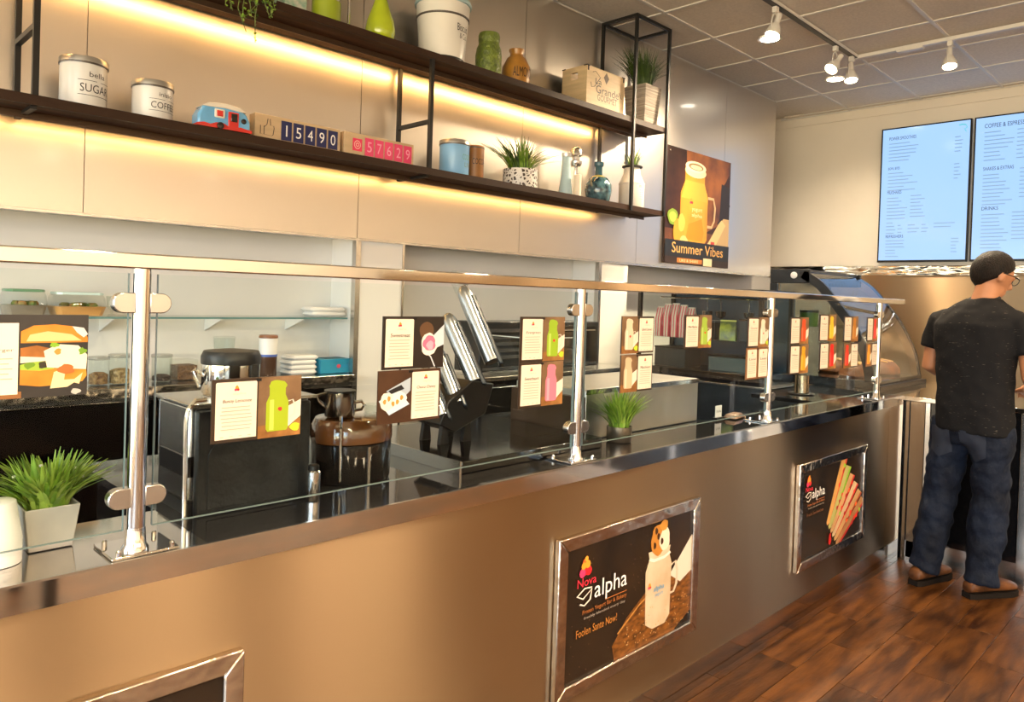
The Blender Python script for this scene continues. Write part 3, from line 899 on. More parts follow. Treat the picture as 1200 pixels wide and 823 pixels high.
turned('blue_flask', 'dark blue round-bellied ceramic bottle with a gold collar', 'bottle', 685, 717, 222, 190, ZL,
       [('belly', mat('mottled_blue_glaze', (0.10, 0.22, 0.26), .15, color2=(.01, .03, .045), nscale=34, coat=.7), [(.72, 0), (.85, .04), (1, .30), (.96, .45), (.70, .60), (.30, .66)]), ('collar', mat('gold_collar', (.30, .26, .05), .3), [(.72, .585), (.5, .64), (.30, .67)]), ('neck', mat('blue_glaze', (.03, .09, .12), .15), [(.27, .66), (.25, .9)]), ('stopper', mat('blue_glaze', None), [(.33, .89), (.36, .93), (.36, .99), (.2, 1)])], n=28)
x, r_ = rnd(725, 755, 225)
h = zat(740, 194) - ZL
t = thing('milk_can', 'white milk can planter with a dark rim and short grass', 'planter', (x, YM, ZL + .001))
b = MB(); b.lathe([(r_ * .97, 0), (r_, .004), (r_, h * .56), (r_ * .96, h * .60), (r_ * .66, h * .80), (r_ * .62, h * .95), (r_ * .56, h * .95), (r_ * .56, h * .90)], n=30); b.build('body', WHITEM, t)
b = MB(); b.lathe([(r_ * .60, h * .93), (r_ * .80, h * .95), (r_ * .80, h * .975), (r_ * .56, h * 1.0), (r_ * .54, h * .95)], n=30); b.build('rim', BLACKM, t)
b = MB(); b.lathe([(r_ * 1.005, h * .54), (r_ * 1.03, h * .57), (r_ * 1.0, h * .59)], n=30); b.build('band', WHITEM, t)
b = MB(); grass(b, (0, 0, h * .92), 60, r_ * .5, .13, .06, .003, LEAF, LEAFD, .3, random.Random(8)); b.build('grass', None, t, smooth=False)
P = Print(wrap(0, 0, 0, r_, R(-95)), .0006); P.rects([(-.012, h * (.2 + .05 * k), .014, h * (.215 + .05 * k)) for k in range(5)], ink('9a8d7c')); P.text('MILK', -.018, h * .46, .018, h * .52, ink('8a7c6b')); P.build('lettering', t)

# upper tier --------------------------------------------------------------------------
CER = mat('lime_glaze', (0.50, 0.62, 0.015), .12, noise=.25, nscale=5, coat=.8)
turned('pear_vase', 'shiny lime yellow pear-shaped vase on the upper shelf', 'vase', 428, 464, 25, -40, ZU, [('body', CER, [(.62, 0), (.90, .06), (1, .17), (.92, .28), (.62, .44), (.38, .58), (.30, .72), (.30, .96), (.36, 1), (.26, 1), (.24, .9)])], n=32)
x, r_ = rnd(486, 551, 40)
h = zat(518, 4) - ZU
t = thing('enamel_bucket', 'large cream bucket with a pale blue rim on the upper shelf', 'bucket', (x, YM, ZU + .001))
b = MB(); b.lathe([(r_ * .80, .012), (r_ * .82, .0125), (r_ * .97, h * .93), (r_ * .93, h * .93), (r_ * .80, .02)], n=40); b.build('pail', WHITEM, t)
b = MB(); b.lathe([(r_ * .76, 0), (r_ * .80, .001), (r_ * .815, .013), (r_ * .76, .0135)], n=40); b.build('base_ring', BLACKM, t)
b = MB(); b.lathe([(r_ * .96, h * .92), (r_ * 1.02, h * .925), (r_ * 1.04, h * .96), (r_ * 1.0, h), (r_ * .93, h * .99), (r_ * .92, h * .93)], n=40); b.build('rim', mat('pale_blue_rim', (.42, .58, .62), .3), t)
b = MB(); b.lathe([(r_ * .935, h * .70), (r_ * .955, h * .705), (r_ * .96, h * .73), (r_ * .94, h * .735)], n=40); b.build('band', mat('bucket_band', (.12, .11, .10), .35, .7), t)
P = Print(wrap(0, 0, 0, r_ * .91, R(-95)), .003); P.text('Biscuit', .0, h * .46, .075, h * .58, INK); P.text('& Co.', .015, h * .34, .065, h * .43, INK); P.build('lettering', t)
turned('textured_jar', 'moss green textured glass jar next to the cream bucket', 'jar', 557, 588, 70, 40, ZU, [('body', mat('mossy_glass', (0.20, 0.27, 0.035), .35, color2=(.10, .14, .03), nscale=40, bump=.6, bscale=60), [(.95, 0), (1, .03), (1, .50), (.92, .66), (.80, .74), (.78, .80), (.82, .84), (.82, .94), (.76, 1), (.66, 1), (.64, .9)])], n=30)
t, rr, h = turned('almond_jar', 'amber brown glazed jar lettered ALMOND on the upper shelf', 'jar', 588, 622, 80, 59, ZU, [('body', mat('amber_glaze', (.48, .22, .035), .3, noise=.3, nscale=14, coat=.4), [(.85, 0), (.97, .05), (1, .35), (.96, .52), (.66, .76), (.46, .82), (.44, .90), (.54, .96), (.54, 1), (.44, 1), (.40, .9)])], n=30)
P = Print(wrap(0, 0, 0, rr, R(-112)), .0012); P.text('ALMOND', -rr * .62, h * .20, rr * .95, h * .46, ink('2a1608')); P.build('lettering', t)
# steel mug with a green inside edge, flowered tin, wire vase
t, rr, h = turned('steel_mug', 'brushed steel mug with a handle on the upper shelf', 'mug', 366, 399, 8, -25, ZU, [('body', SATIN, [(.92, 0), (.95, .02), (1, .9), (1, 1), (.93, 1), (.90, .1)]), ('sleeve', mat('green_sleeve', (.30, .38, .02), .35), [(.99, .0), (1.04, .01), (1.05, .5), (1.02, .5)])], n=30)
b = MB(); b.tube([(rr * .95, 0, h * .85), (rr * 1.6, 0, h * .85), (rr * 1.9, 0, h * .7), (rr * 1.9, 0, h * .25), (rr * 1.6, 0, h * .06), (rr * 1.2, 0, h * .06)], .006, 8); b.build('handle', CHROME, t)
xx = at(345, 2, Y=YM).x
t = thing('flower_tin', 'small flowered tin box behind the trailing plant', 'tin', (xx, YM + .03, ZU + .001))
b = MB(); b.box(-.05, .05, -.045, .045, 0, .09); b.build('box', mat('floral_print', (.70, .66, .58), .4, color2=(.20, .42, .32), nscale=26), t, bevel=.004)
b = MB(); b.box(-.053, .053, -.048, .048, .085, .105); b.build('lid', mat('yellow_lid', (.65, .55, .10), .4), t, bevel=.004)
xx = at(441, 10, Y=2.98).x
t = thing('wire_loop_stand', 'thin orange wire stand behind the lime vase', 'ornament', (xx, 2.96, ZU + .001))
b = MB(); b.tube([(.05, 0, .004), (.0, 0, .006), (-.045, 0, .03), (-.05, 0, .10), (-.02, 0, .17), (.02, 0, .2)], .004, 8); b.build('wire', mat('copper_wire', (.55, .25, .06), .3, .8), t)
b = MB(); b.lathe([(.03, 0), (.03, .005), (.005, .006)], n=16); o = b.build('foot', mat('copper_wire', None), t); o.location = (.02, 0, 0)
# trailing plant at the shelf edge
hx = at(283, 0, Y=2.80).x
t = thing('trailing_plant', 'trailing green plant with small round leaves hanging over the upper shelf', 'plant', (hx, 2.84, ZU + .001))
b = MB(); b.lathe([(.045, 0), (.055, .07), (.050, .07), (.045, .06)], n=20); b.build('pot', mat('terracotta', (.35, .14, .07), .7), t)
b = MB(); b.lathe([(.045, .058), (.001, .062)], n=14); b.build('soil', SOIL, t)
g = random.Random(21)
vm, lm = MB(), MB()
for i in range(11):
    dx = -.09 + .018 * i + g.uniform(-.01, .01)
    ln = g.choice((.07, .10, .13, .16, .19)) if 2 < i < 9 else g.uniform(.05, .10)
    pts = [(dx * .3, 0, .065), (dx * .6, -.04, .085), (dx * .9, -.085, .05), (dx, -.098, .0), (dx + g.uniform(-.015, .025), -.100, -ln * .5), (dx + g.uniform(-.02, .04), -.10, -ln)]
    vm.tube(pts, .0018, 5)
    for k in range(26):
        s = g.uniform(.2, 1) * (len(pts) - 1)
        a = int(min(s, len(pts) - 1.001)); f = s - a
        p = Vector(pts[a]).lerp(Vector(pts[a + 1]), f)
        d = Vector((g.uniform(-1, 1), g.uniform(-1, .3), g.uniform(-.6, .8))).normalized()
        s1 = d.cross(Vector((g.uniform(-1, 1), g.uniform(-1, 1), g.uniform(-1, 1)))).normalized()
        l = g.uniform(.010, .017)
        lm.add([p, p + d * l * .5 + s1 * l * .42, p + d * l, p + d * l * .5 - s1 * l * .42], [(0, 1, 2, 3)], g.choice((LEAF, LEAF, LEAFD, mat('leaf_lime', (.30, .42, .06), .5))))
vm.build('vine', mat('vine_green', (.12, .16, .03), .6), t)
lm.build('leaves', None, t, smooth=False)['kind'] = 'stuff'
# wooden crate with lettering
a, c = at(687, 112, Y=2.79), at(731, 128, Y=2.79)
t = thing('wooden_crate', 'pale wooden wine crate with black lettering and a diamond mark', 'crate', (a.x, 2.79, ZU + .001))
w, d, h = c.x - a.x, .19, at(690, 76, Y=2.79).z - ZU
PINE = mat('pale_pine', (.70, .52, .30), .5, noise=.18, nscale=5, stretch=(1, 1, 8))
b = MB(); b.box(0, w, 0, .012, 0, h); b.build('front_board', PINE, t, bevel=.001)
b = MB(); b.box(0, w, d - .012, d, 0, h); b.build('back_board', PINE, t, bevel=.001)
b = MB(); b.box(w - .012, w, .0125, d - .0125, 0, h); b.build('side_board', PINE, t, bevel=.001)
b = MB()
for bx in ((0, .012, .0125, d - .0125, 0, h * .68), (0, .012, .0125, d - .0125, h * .86, h), (0, .012, .0125, d * .36, h * .68, h * .86), (0, .012, d * .66, d - .0125, h * .68, h * .86)): b.box(*bx)
b.build('side_board', PINE, t)
b = MB(); b.box(.0125, w - .0125, .0125, d - .0125, 0, .008); b.build('bottom_board', PINE, t)
for ax, ay in ((-.002, -.002), (w - .026, -.002), (-.002, d - .024)):
    b = MB(); b.box(ax, ax + .028, ay, ay + .026, h - .004, h + .002); b.box(ax + .009, ax + .019, ay, ay + .003, h - .03, h); b.build('corner_iron', BLACKM, t)
P = Print(lambda u, v, hh_: (u * w, -hh_, v * h), .0008)
P.text('La', .22, .60, .38, .74, INK); P.text('Grande', .24, .38, .84, .58, INK); P.text('GOURMET', .28, .20, .80, .36, INK)
P.poly([(.5, .96), (.57, .82), (.5, .66), (.43, .82)], ink('4a3218'))
P.stroke([(.14, .86), (.22, .90), (.34, .78), (.20, .52), (.12, .48), (.10, .6)], .008, INK); P.stroke([(.84, .56), (.92, .42)], .008, INK)
P.build('lettering', t)

# ================================================================== WALL POSTER
a, c = at(781, 174, Y=3.035), at(851, 313, Y=3.035)
PXa, PXb, PZa, PZb = a.x, c.x, 1.752, 2.602
t = thing('drink_poster', 'dark wall poster of an orange smoothie mug reading Summer Vibes', 'poster', ((PXa + PXb) / 2, 3.03, PZa))
o_ = ((PXa + PXb) / 2, 3.03, PZa)
MB(o_).box(PXa, PXb, 3.026, 3.0435, PZa, PZb).build('panel', mat('poster_brown', lin('4a2a12'), .35, color2=lin('1c0f06'), nscale=3.2, spec=.3), t)
P = Print(lambda u, v, h: (PXa + u * (PXb - PXa), 3.026 - h, PZa + v * (PZb - PZa)), .0008, o_)
P.poly([(.28, 1), (.98, 1), (.98, .88), (.85, .72), (.85, .40), (.60, .30), (.52, .6), (.3, .72)], mat('print_amber_wood', lin('9a5a1c'), .4, color2=lin('4a2408'), nscale=4))
P.poly([(.85, .78), (1, .76), (1, .30), (.83, .40)], ink('21160e'))
P.poly([(.0, .16), (1, .16), (1, .38), (.75, .30), (0, .30)], mat('print_table', lin('7a4516'), .4, color2=lin('3a1c08'), nscale=5))
P.poly([(.60, .16), (.90, .46), (1, .46), (1, .16)], ink('c9a878'))
P.poly([(.62, .17), (.86, .45), (.94, .40), (.76, .17)], ink('e3c489'))
P.stroke([(.80, .40), (.95, .52), (1, .6)], .01, ink('1f150c')); P.stroke([(.70, .20), (.76, .20)], .03, ink('c9403a'))
P.poly(jar_poly(.42, .20, .42, .66), mat('print_orange_drink', lin('c9840f'), .35, color2=lin('e0a52a'), nscale=3))
P.poly([(.27, .74), (.57, .74), (.60, .66), (.62, .58), (.22, .58), (.25, .66)], ink('d8a83c'))
P.poly([(.30, .22), (.56, .22), (.58, .30), (.54, .42), (.34, .36)], ink('c8830f'))
P.disc(.425, .83, .165, .055, ink('f3dcb0')); P.disc(.425, .87, .16, .05, ink('f6e5c2')); P.disc(.425, .872, .115, .03, ink('8a6a3a')); P.disc(.43, .868, .09, .02, ink('f0d9a8'))
P.stroke([(.63, .62), (.72, .62), (.75, .54), (.74, .42), (.70, .36), (.63, .36)], .013, ink('d9b98a'))
flame_logo(P, .37, .56, .018, 1.0)
P.text('yogurt', .38, .47, .54, .51, ink('f5deb0')); P.text('alpha', .38, .42, .54, .46, ink('f5deb0'))
P.poly(blob(.10, .40, .075, .07, 18, .05, 2), ink('7d9a2a')); P.poly(blob(.10, .40, .05, .045, 16, .04, 2), ink('a9bd4a'))
P.poly(blob(.19, .28, .08, .11, 18, .04, 3), ink('d8922a')); P.poly(blob(.23, .36, .05, .08, 18, .04, 4), ink('e8b250')); P.poly(blob(.27, .20, .06, .05, 16, .04, 7), ink('e0b878'))
P.rect(0, .06, 1, .205, ink('14181c')); P.text('Summer Vibes', .10, .095, .90, .185, ink('e9b061'))
P.rect(0, 0, 1, .06, ink('2c1a0c')); P.rect(.18, .012, .56, .052, ink('b06a26')); P.text('LIKE & SHARE', .22, .02, .5, .044, ink('f0d7a8')); P.rect(.58, .0, .72, .07, ink('e0c9a2'))
P.build('print', t)
for u, v in ((.04, .96), (.03, .03)):
    b = MB(o_); b.lathe([(.008, 0), (.006, .004)], n=10); o = b.build('fixing_stud', CHROME, t); o.rotation_euler = (R(90), 0, 0)
    p = Vector((PXa + u * (PXb - PXa), 3.0255, PZa + v * (PZb - PZa))) - Vector(o_); o.data.transform(Matrix.Translation(Vector(o_))); o.location = p

# ================================================================== MENU CARDS ON THE GLASS
def food(P, kind, c, u0, u1):
    """picture half of a menu card between u0 and u1"""
    w = u1 - u0
    m = (u0 + u1) / 2
    g = random.Random(hash(kind + c) % 999)
    wood = mat('print_card_wood', lin('a8743c'), .4, color2=lin('6a4018'), nscale=16)
    if kind in ('shake', 'bottle', 'pair'):
        P.poly([(u0, 0), (u1, 0), (u1, .28), (u0, .20)], wood)
        P.poly([(m + w * .1, .1), (u1, .32), (u1, .60), (m + w * .2, .5)], ink('e4d6c2'))
        P.poly(jar_poly(m - w * .06, .10, w * .52, .74), ink(c))
        P.rect(m - w * .24, .12, m - w * .14, .62, ink('%02x%02x%02x' % tuple(min(255, int(int(c[i:i + 2], 16) * .8 + 60)) for i in (0, 2, 4))))
        P.poly(blob(m - w * .06, .85, w * .21, .09, 16, .06, 3), ink(c))
        if kind == 'shake':
            P.stroke([(m + w * .20, .58), (m + w * .30, .60), (m + w * .36, .5), (m + w * .34, .36), (m + w * .22, .30)], w * .02, ink('d9cdbb'), 1)
            P.poly(blob(m, .46, w * .05, .035, 10, .1, 2), ink('e0352b'))
            P.poly(blob(u1 - w * .14, .14, w * .12, .07, 12, .1, 6), ink('b5cf2e'))
        P.rects([(u0 + w * g.random() * .9, .02 + .12 * g.random(), 0, 0) for _ in range(0)], ink('d9a24a'))
    elif kind == 'dish':
        P.poly(blob(m - w * .1, .72, w * .24, .18, 16, .03, 2), ink('5a3c22'))
        P.poly([(m, .55), (u1, .85), (u1, .45), (m + w * .1, .35)], ink('c3cbd0'))
        P.poly(blob(m, .46, w * .28, .22, 20, .05, 4), ink('e8ddd0')); P.poly(blob(m, .48, w * .22, .15, 18, .07, 5), ink('f06a86')); P.poly(blob(m + w * .02, .44, w * .12, .09, 14, .1, 6), ink('f8a0b0'))
        P.stroke([(m - w * .1, .30), (m + w * .05, .22), (m + w * .2, .02)], w * .02, ink('cfd3d6'))
    elif kind == 'waffle':
        P.poly([(u0 + w * .25, .62), (u1, .85), (u1, .60), (u0 + w * .6, .35)], ink('a9b4bd'))
        P.poly([(u0 + w * .02, .44), (u0 + w * .6, .64), (u1 - w * .02, .34), (u0 + w * .35, .16)], ink('bcd0dd'))
        P.poly(blob(u0 + w * .30, .42, w * .24, .17, 18, .05, 3), ink('e6dccb')); P.poly(blob(u0 + w * .66, .46, w * .22, .14, 18, .05, 4), ink('f0e8da'))
        for k in range(5): P.poly(blob(u0 + w * (.2 + .13 * k), .42 + .06 * math.sin(k * 2), w * .05, .05, 10, .1, k), ink('c8893a'))
        P.poly([(u0 + w * .3, .62), (u0 + w * .7, .72), (u0 + w * .8, .64), (u0 + w * .4, .56)], ink('17171a'))
def card(tl, tr, br, bl, label, side, kind, c, title, bg='3a2a1c', split=.5):
    Yq = YP - 0.0075
    pts = [at(*p, Y=Yq) for p in (tl, tr, br, bl)]
    xa, xb = (pts[0].x + pts[3].x) / 2, (pts[1].x + pts[2].x) / 2
    za, zb = (pts[2].z + pts[3].z) / 2, (pts[0].z + pts[1].z) / 2
    o = ((xa + xb) / 2, Yq, za)
    t = thing('menu_card', label, 'menu card', o, group='menu cards taped to the sneeze guard')
    MB(o).box(xa, xb, Yq - .001, Yq + .003, za, zb).build('card', mat('card_' + bg, lin(bg), .35, noise=.35, nscale=14), t, smooth=False)
    P = Print(lambda u, v, h: (xa + u * (xb - xa), Yq - .001 - h, za + v * (zb - za)), .0005, o)
    s = split
    panels = [(.035, s - .02)] if side == 'L' else [(s + .02, .965)] if side == 'R' else [(.05, .46), (.54, .95)]
    if side != 'B':
        pu0, pu1 = (s, 1.0) if side == 'L' else (0.0, s)
        if kind in ('shake', 'bottle'): P.rect(pu0, 0, pu1, 1, mat('print_card_back', lin('8a6a4a'), .4, color2=lin('5a4028'), nscale=10))
        food(P, kind, c, pu0, pu1)
    for a, b in panels:
        P.poly([(a, .05), (b, .05), (b, .93), (b - .01, .95), (a + .01, .95), (a, .93)], ink('e6d7c2'))
        w = b - a
        flame_logo(P, a + w * .5, .84, w * .045, (xb - xa) / (zb - za))
        P.text('alpha', a + w * .40, .74, a + w * .72, .78, ink('c9bba8'))
        P.text(title, a + w * .16, .61, a + w * .86, .68, ink('4a3a2c'), .1)
        g = random.Random(len(label))
        P.rects([(a + w * (.10 + .05 * g.random()), .545 - .058 * k, a + w * (.90 - .08 * g.random()), .558 - .058 * k) for k in range(7)], ink('b8a48e'))
        P.rects([(a + w * (.12 + .22 * k), .085, a + w * (.2 + .22 * k), .098) for k in range(4)], ink('c9b59c'))
    P.build('print', t)
    b = MB(o); zz = zb - (zb - za) * .03
    xx = (xa + xb) / 2
    b.box(xx - .006, xx + .006, Yq - .0018, Yq - .001, zb - .008, zb - .002); b.build('fixing', BLACKP, t)
    return t
card((247.9, 445.2), (353, 439.7), (351, 509), (247.3, 520.5), 'menu card with a lime green drink in front of the black juicer panel', 'L', 'shake', '9caf1c', 'Bunny Lemonee')
card((449.2, 371), (520.2, 371), (519, 431), (447.4, 433), 'menu card with a pink-topped dessert, upper of the pair left of the steel chutes', 'L', 'dish', 'f06a86', 'Sweetreat', '241a14')
card((443, 434.3), (516.6, 432), (514, 491), (442, 497.5), 'menu card with frosted waffles on a tray, below the pink dessert card', 'R', 'waffle', 'e6dccb', 'Choco Chewy', '4a2f1c')
card((610.3, 371.4), (662, 371.4), (660, 422.4), (608.7, 424.4), 'menu card with a green shake, upper card left of the second chrome post', 'L', 'shake', '8fae24', 'Evergreen')
card((608.7, 425.5), (660, 423), (658, 473.7), (606.6, 478.7), 'menu card with a pink strawberry shake, left of the second chrome post', 'L', 'bottle', 'e2788a', 'Sweetheart')
card((729, 370.7), (766.6, 371), (765, 413), (727.6, 415), 'menu card with a beige shake, upper one above the potted grass', 'R', 'shake', 'd9c3a5', 'Salted Caramel')
card((727.6, 415.8), (765, 415), (763, 456.6), (726.3, 461), 'menu card with a coffee-coloured shake directly above the potted grass', 'R', 'bottle', 'cdb08c', 'Macchiato')
card((802.7, 368.7), (833.8, 369.8), (832.8, 407.5), (801.4, 408.5), 'single menu card with a green and white drink next to the pink striped bags', 'L', 'shake', '93b03c', 'Mint Matcha')
card((876.6, 371.4), (900.6, 372.5), (899.6, 406.8), (875.3, 407.2), 'menu card with a pale mint drink just left of the third chrome post', 'L', 'shake', 'd6cfb8', 'Coconut')
card((875.3, 407.6), (900, 407.7), (899, 442.2), (873, 445.5), 'menu card with two text panels just left of the third chrome post', 'B', '', '', 'Lassi', '8a5a2c')
card((926.5, 371), (947.3, 373), (947, 403), (925.6, 404), 'menu card with a bright orange drink, first column right of the third post', 'L', 'bottle', 'd84a1c', 'Tropical')
card((925.6, 404.7), (947, 403.5), (946.4, 437), (924.8, 439.3), 'menu card with a yellow mango drink above the small steel cup', 'L', 'bottle', 'd99a1c', 'Mango')
card((960.6, 368.3), (979.7, 369), (979, 399.5), (959.8, 400.6), 'menu card with a yellow drink and dark berries, second column from the third post', 'L', 'bottle', 'e9b52a', 'Pineapple')
card((960.6, 401.8), (980, 401), (979, 431.8), (959.8, 434), 'menu card with a red berry drink, second column from the third post', 'L', 'bottle', 'e3261f', 'Berry')
card((989.5, 370.6), (1005.6, 371), (1005, 400), (988.3, 401), 'menu card with an amber iced tea, third column from the third post', 'L', 'bottle', 'b5762a', 'Iced Tea')
card((989, 402.3), (1005, 401.8), (1004.5, 430), (987.5, 431.8), 'menu card with a red and green drink, text on its right half', 'R', 'bottle', 'd8341f', 'Melon')
card((1016.4, 372), (1028.8, 372.3), (1028.0, 399.5), (1015.5, 400.6), 'menu card with a red drink beside the last chrome post', 'L', 'bottle', 'd2201c', 'Cherry')
card((1015.5, 402.3), (1028.2, 401.8), (1027.2, 429), (1013.7, 429.5), 'menu card with an orange carrot drink beside the last chrome post', 'R', 'bottle', 'e8931f', 'Carrot')
# burger card
Yq = YP - 0.0075
pa, pb = at(-120, 372, Y=Yq), at(101.5, 462, Y=Yq)
xa, xb, za, zb = pa.x, pb.x, pb.z, at(60, 369, Y=Yq).z
o = ((xa + xb) / 2, Yq, za)
t = thing('menu_card', 'large menu card with a sesame burger picture at the left edge', 'menu card', o, group='menu cards taped to the sneeze guard')
MB(o).box(xa, xb, Yq - .001, Yq + .003, za, zb).build('card', mat('card_charcoal', lin('33302e'), .35, noise=.3, nscale=9), t, smooth=False)
P = Print(lambda u, v, h: (xa + u * (xb - xa), Yq - .001 - h, za + v * (zb - za)), .0005, o)
P.rect(0, .0, .62, .08, ink('8a5a2c'))
P.poly([(.10, .05), (.60, .05), (.60, .90), (.10, .90)], ink('f3e2cc'))
P.text('House Burger', .30, .55, .575, .60, ink('5a4a3a'))
P.rects([(.28, .47 - .06 * k, .57 - .02 * (k % 2), .485 - .06 * k) for k in range(5)], ink('c9b59c'))
P.poly([(.61, .22), (.61, .16), (.72, .13), (.86, .14), (.97, .17), (.995, .24), (.99, .34), (.61, .36)], mat('print_bun', lin('d9912f'), .4, color2=lin('c2731a'), nscale=12))
P.poly([(.61, .34), (.61, .40), (.70, .44), (.80, .42), (.80, .34), (.72, .32)], ink('9ab83a')); P.poly(blob(.66, .40, .03, .05, 14, .15, 3), ink('6a8f22')); P.poly(blob(.74, .39, .03, .04, 14, .15, 4), ink('2e2a1a'))
P.poly([(.61, .46), (.78, .46), (.80, .58), (.70, .63), (.61, .60)], mat('print_patty', lin('b5702c'), .4, noise=.4, nscale=20)); P.poly([(.61, .42), (.76, .44), (.76, .48), (.61, .50)], ink('eddcc0'))
P.poly([(.76, .36), (.86, .34), (.99, .32), (.995, .50), (.94, .62), (.82, .64), (.74, .56)], ink('efe0c4')); P.poly([(.80, .30), (.78, .10), (.88, .11), (.92, .16), (.95, .14), (.97, .28), (.92, .20), (.86, .20), (.87, .34)], ink('ecd2a0'))
P.poly(blob(.87, .33, .05, .06, 14, .1, 5), ink('b8652a')); P.poly(blob(.82, .55, .02, .04, 10, .1, 6), ink('c98a3a')); P.poly(blob(.965, .55, .025, .04, 12, .2, 8), ink('6f9a26')); P.poly(blob(.80, .64, .025, .04, 12, .2, 9), ink('7fae2a'))
P.poly([(.61, .66), (.995, .66), (.995, .72), (.97, .80), (.90, .86), (.80, .885), (.68, .87), (.61, .80)], mat('print_bun', None)); P.poly([(.64, .68), (.96, .68), (.90, .76), (.76, .80), (.66, .76)], ink('eec082')); P.poly([(.90, .86), (.97, .84), (.995, .76), (.97, .72), (.93, .78)], ink('d8d2cc'))
P.poly(blob(.93, .05, .03, .035, 12, .1, 3), ink('b9b6ad'))
P.build('print', t)

# ================================================================== KITCHEN BEHIND THE COUNTER
# niche cabinet with counter surface
NZ = 1.075
nc = thing('niche_cabinet', 'dark steel cabinet under the niche with a polished counter edge', 'cabinet', (0.5, 3.15, 0))
no_ = (0.5, 3.15, 0)
MB(no_).box(-1.6, 1.98, 3.05, 3.286, 0.0, NZ - .03).build('body', DSTEEL, nc)
MB(no_).box(-1.6, 1.98, 3.02, 3.286, NZ - .03, NZ).build('counter_slab', mat('grey_steel_top', (.40, .39, .37), .2, 1.0), nc, bevel=.003)
MB(no_).box(-1.6, 1.98, 3.012, 3.0195, NZ - .035, NZ - .002).build('foil_edge', CRINKX, nc)
for i, (a, b) in enumerate(((-1.58, -.70), (-.69, .19), (.20, 1.08), (1.09, 1.97))):
    m = MB(no_); m.box(a, b, 3.025, 3.0495, .12, NZ - .05); d = m.build('door', mat('dark_door_steel', (.10, .095, .09), .16, 1.0), nc, bevel=.004)
    m = MB(no_); m.tube([(b - .06, 3.024, .75), (b - .06, 3.005, .77), (b - .06, 3.005, .93), (b - .06, 3.024, .95)], .006, 8); m.build('handle', CHROME, d)
# glass shelf in the niche
gs = thing('glass_shelf', 'clear glass shelf on small brackets across the niche', 'shelf', (.6, 3.28, 1.335))
go = (.6, 3.28, 1.335)
MB(go).box(-1.6, 1.965, 3.075, 3.286, 1.335, 1.343).build('pane', GLASS, gs)
MB(go).box(-1.6, 1.965, 3.0735, 3.075, 1.335, 1.343).build('front_edge', GEDGE, gs)
for px in (125, 250, 345):
    x = at(px, 375, Y=3.2).x
    m = MB(go); m.prism([(3.286, 1.334), (3.12, 1.334), (3.12, 1.328), (3.286, 1.275)], lambda u, v: (x - .003, u, v), lambda u, v: (x + .003, u, v)); m.build('bracket', WHITEP, gs)

YN = 3.17
GZ = 1.3435
# clear clamshell containers on the glass shelf
def clam(l, r, label, lidc, basec, h):
    a, b = at(l, 360, Y=YN).x, at(r, 360, Y=YN).x
    w, d = (b - a) * .93, .14
    t = thing('food_container', label, 'container', ((a + b) / 2, YN, GZ + .001))
    ring = lambda s, z: [(s * w / 2 * c_, s * d / 2 * s_, z) for c_, s_ in ((-1, -.75), (-.8, -1), (.8, -1), (1, -.75), (1, .75), (.8, 1), (-.8, 1), (-1, .75))]
    m = MB(); m.loft([ring(.86, 0), ring(.98, h * .42), ring(1, h * .44)]); m.build('tray', basec, t)
    m = MB(); m.loft([ring(1, h * .445), ring(.95, h * .85), ring(.88, h)]); m.build('clear_lid', GLASSC, t)
    m = MB()
    g = random.Random(int(l))
    for k in range(7): m.ball((w * g.uniform(-.33, .33), d * g.uniform(-.3, .3), h * .45), w * .12, d * .16, h * .2, 8, 5)
    m.build('food', mat('salad_mix', (.35, .16, .04), .6, color2=(.10, .22, .03), nscale=40), t)['kind'] = 'stuff'
    m = MB(); m.loft([ring(.885, h + .0005), ring(.885, h + .008), ring(.84, h + .010)]); m.build('lid_top', lidc, t)
clam(0, 53, 'clear food container with a green lid at the left end of the glass shelf', mat('green_lid', (.10, .26, .14), .3), mat('grey_tray', (.30, .26, .20), .3), .085)
clam(56, 122, 'clear food container with an orange tray on the glass shelf', mat('teal_film', (.55, .72, .72), .2), mat('orange_tray', (.72, .38, .12), .4), .078)
x, r_ = rnd(124, 138, 358, YN)
t = thing('plastic_goblet', 'clear plastic cup standing on the glass shelf beside the first chrome post', 'cup', (x, YN, GZ + .001))
m = MB(); m.lathe([(r_ * .7, 0), (r_ * .7, .003), (r_ * .25, .006), (r_ * .25, .02), (r_ * .8, .03), (r_, .075), (r_ * .95, .075), (r_ * .75, .032)], n=20); m.build('bowl', GLASSC, t)
FOAM = mat('white_foam', (.80, .79, .77), .6)
def foam_stack(l, r, ys, base, Y, name, label, n, h, d=.11, rot=0):
    a, b = at(l, ys, Y=Y).x, at(r, ys, Y=Y).x
    w = (b - a) * .9
    m = MB()
    ring = lambda s, z: [(s * w / 2 * c_, s * d / 2 * s_, z) for c_, s_ in ((-1, -.8), (-.85, -1), (.85, -1), (1, -.8), (1, .8), (.85, 1), (-.85, 1), (-1, .8))]
    m.loft([ring(.88, 0), ring(1, h * .45), ring(1, h * .5), ring(.88, h)])
    g = random.Random(n)
    src = None
    for i in range(n):
        if src is None: o = src = m.build(name, FOAM, None, bevel=.001)
        else: o = src.copy(); COL.objects.link(o)
        o.location = ((a + b) / 2 + g.uniform(-.004, .004), Y, base + .001 + i * (h + .0005)); o.rotation_euler = (0, 0, rot + g.uniform(-.05, .05))
        tag(o, (['bottom ', 'second lowest ', 'third lowest '][:n - 1] + ['top '])[i] + label, 'takeout box', 'stacked ' + label)
foam_stack(356, 402, 365, GZ, YN, 'takeout_box', 'flat white takeout box stacked at the right end of the glass shelf', 2, .022)
foam_stack(331, 368, 428, NZ, 3.15, 'takeout_box', 'white foam takeout box stacked on the niche counter beside the blue carton', 4, .022)
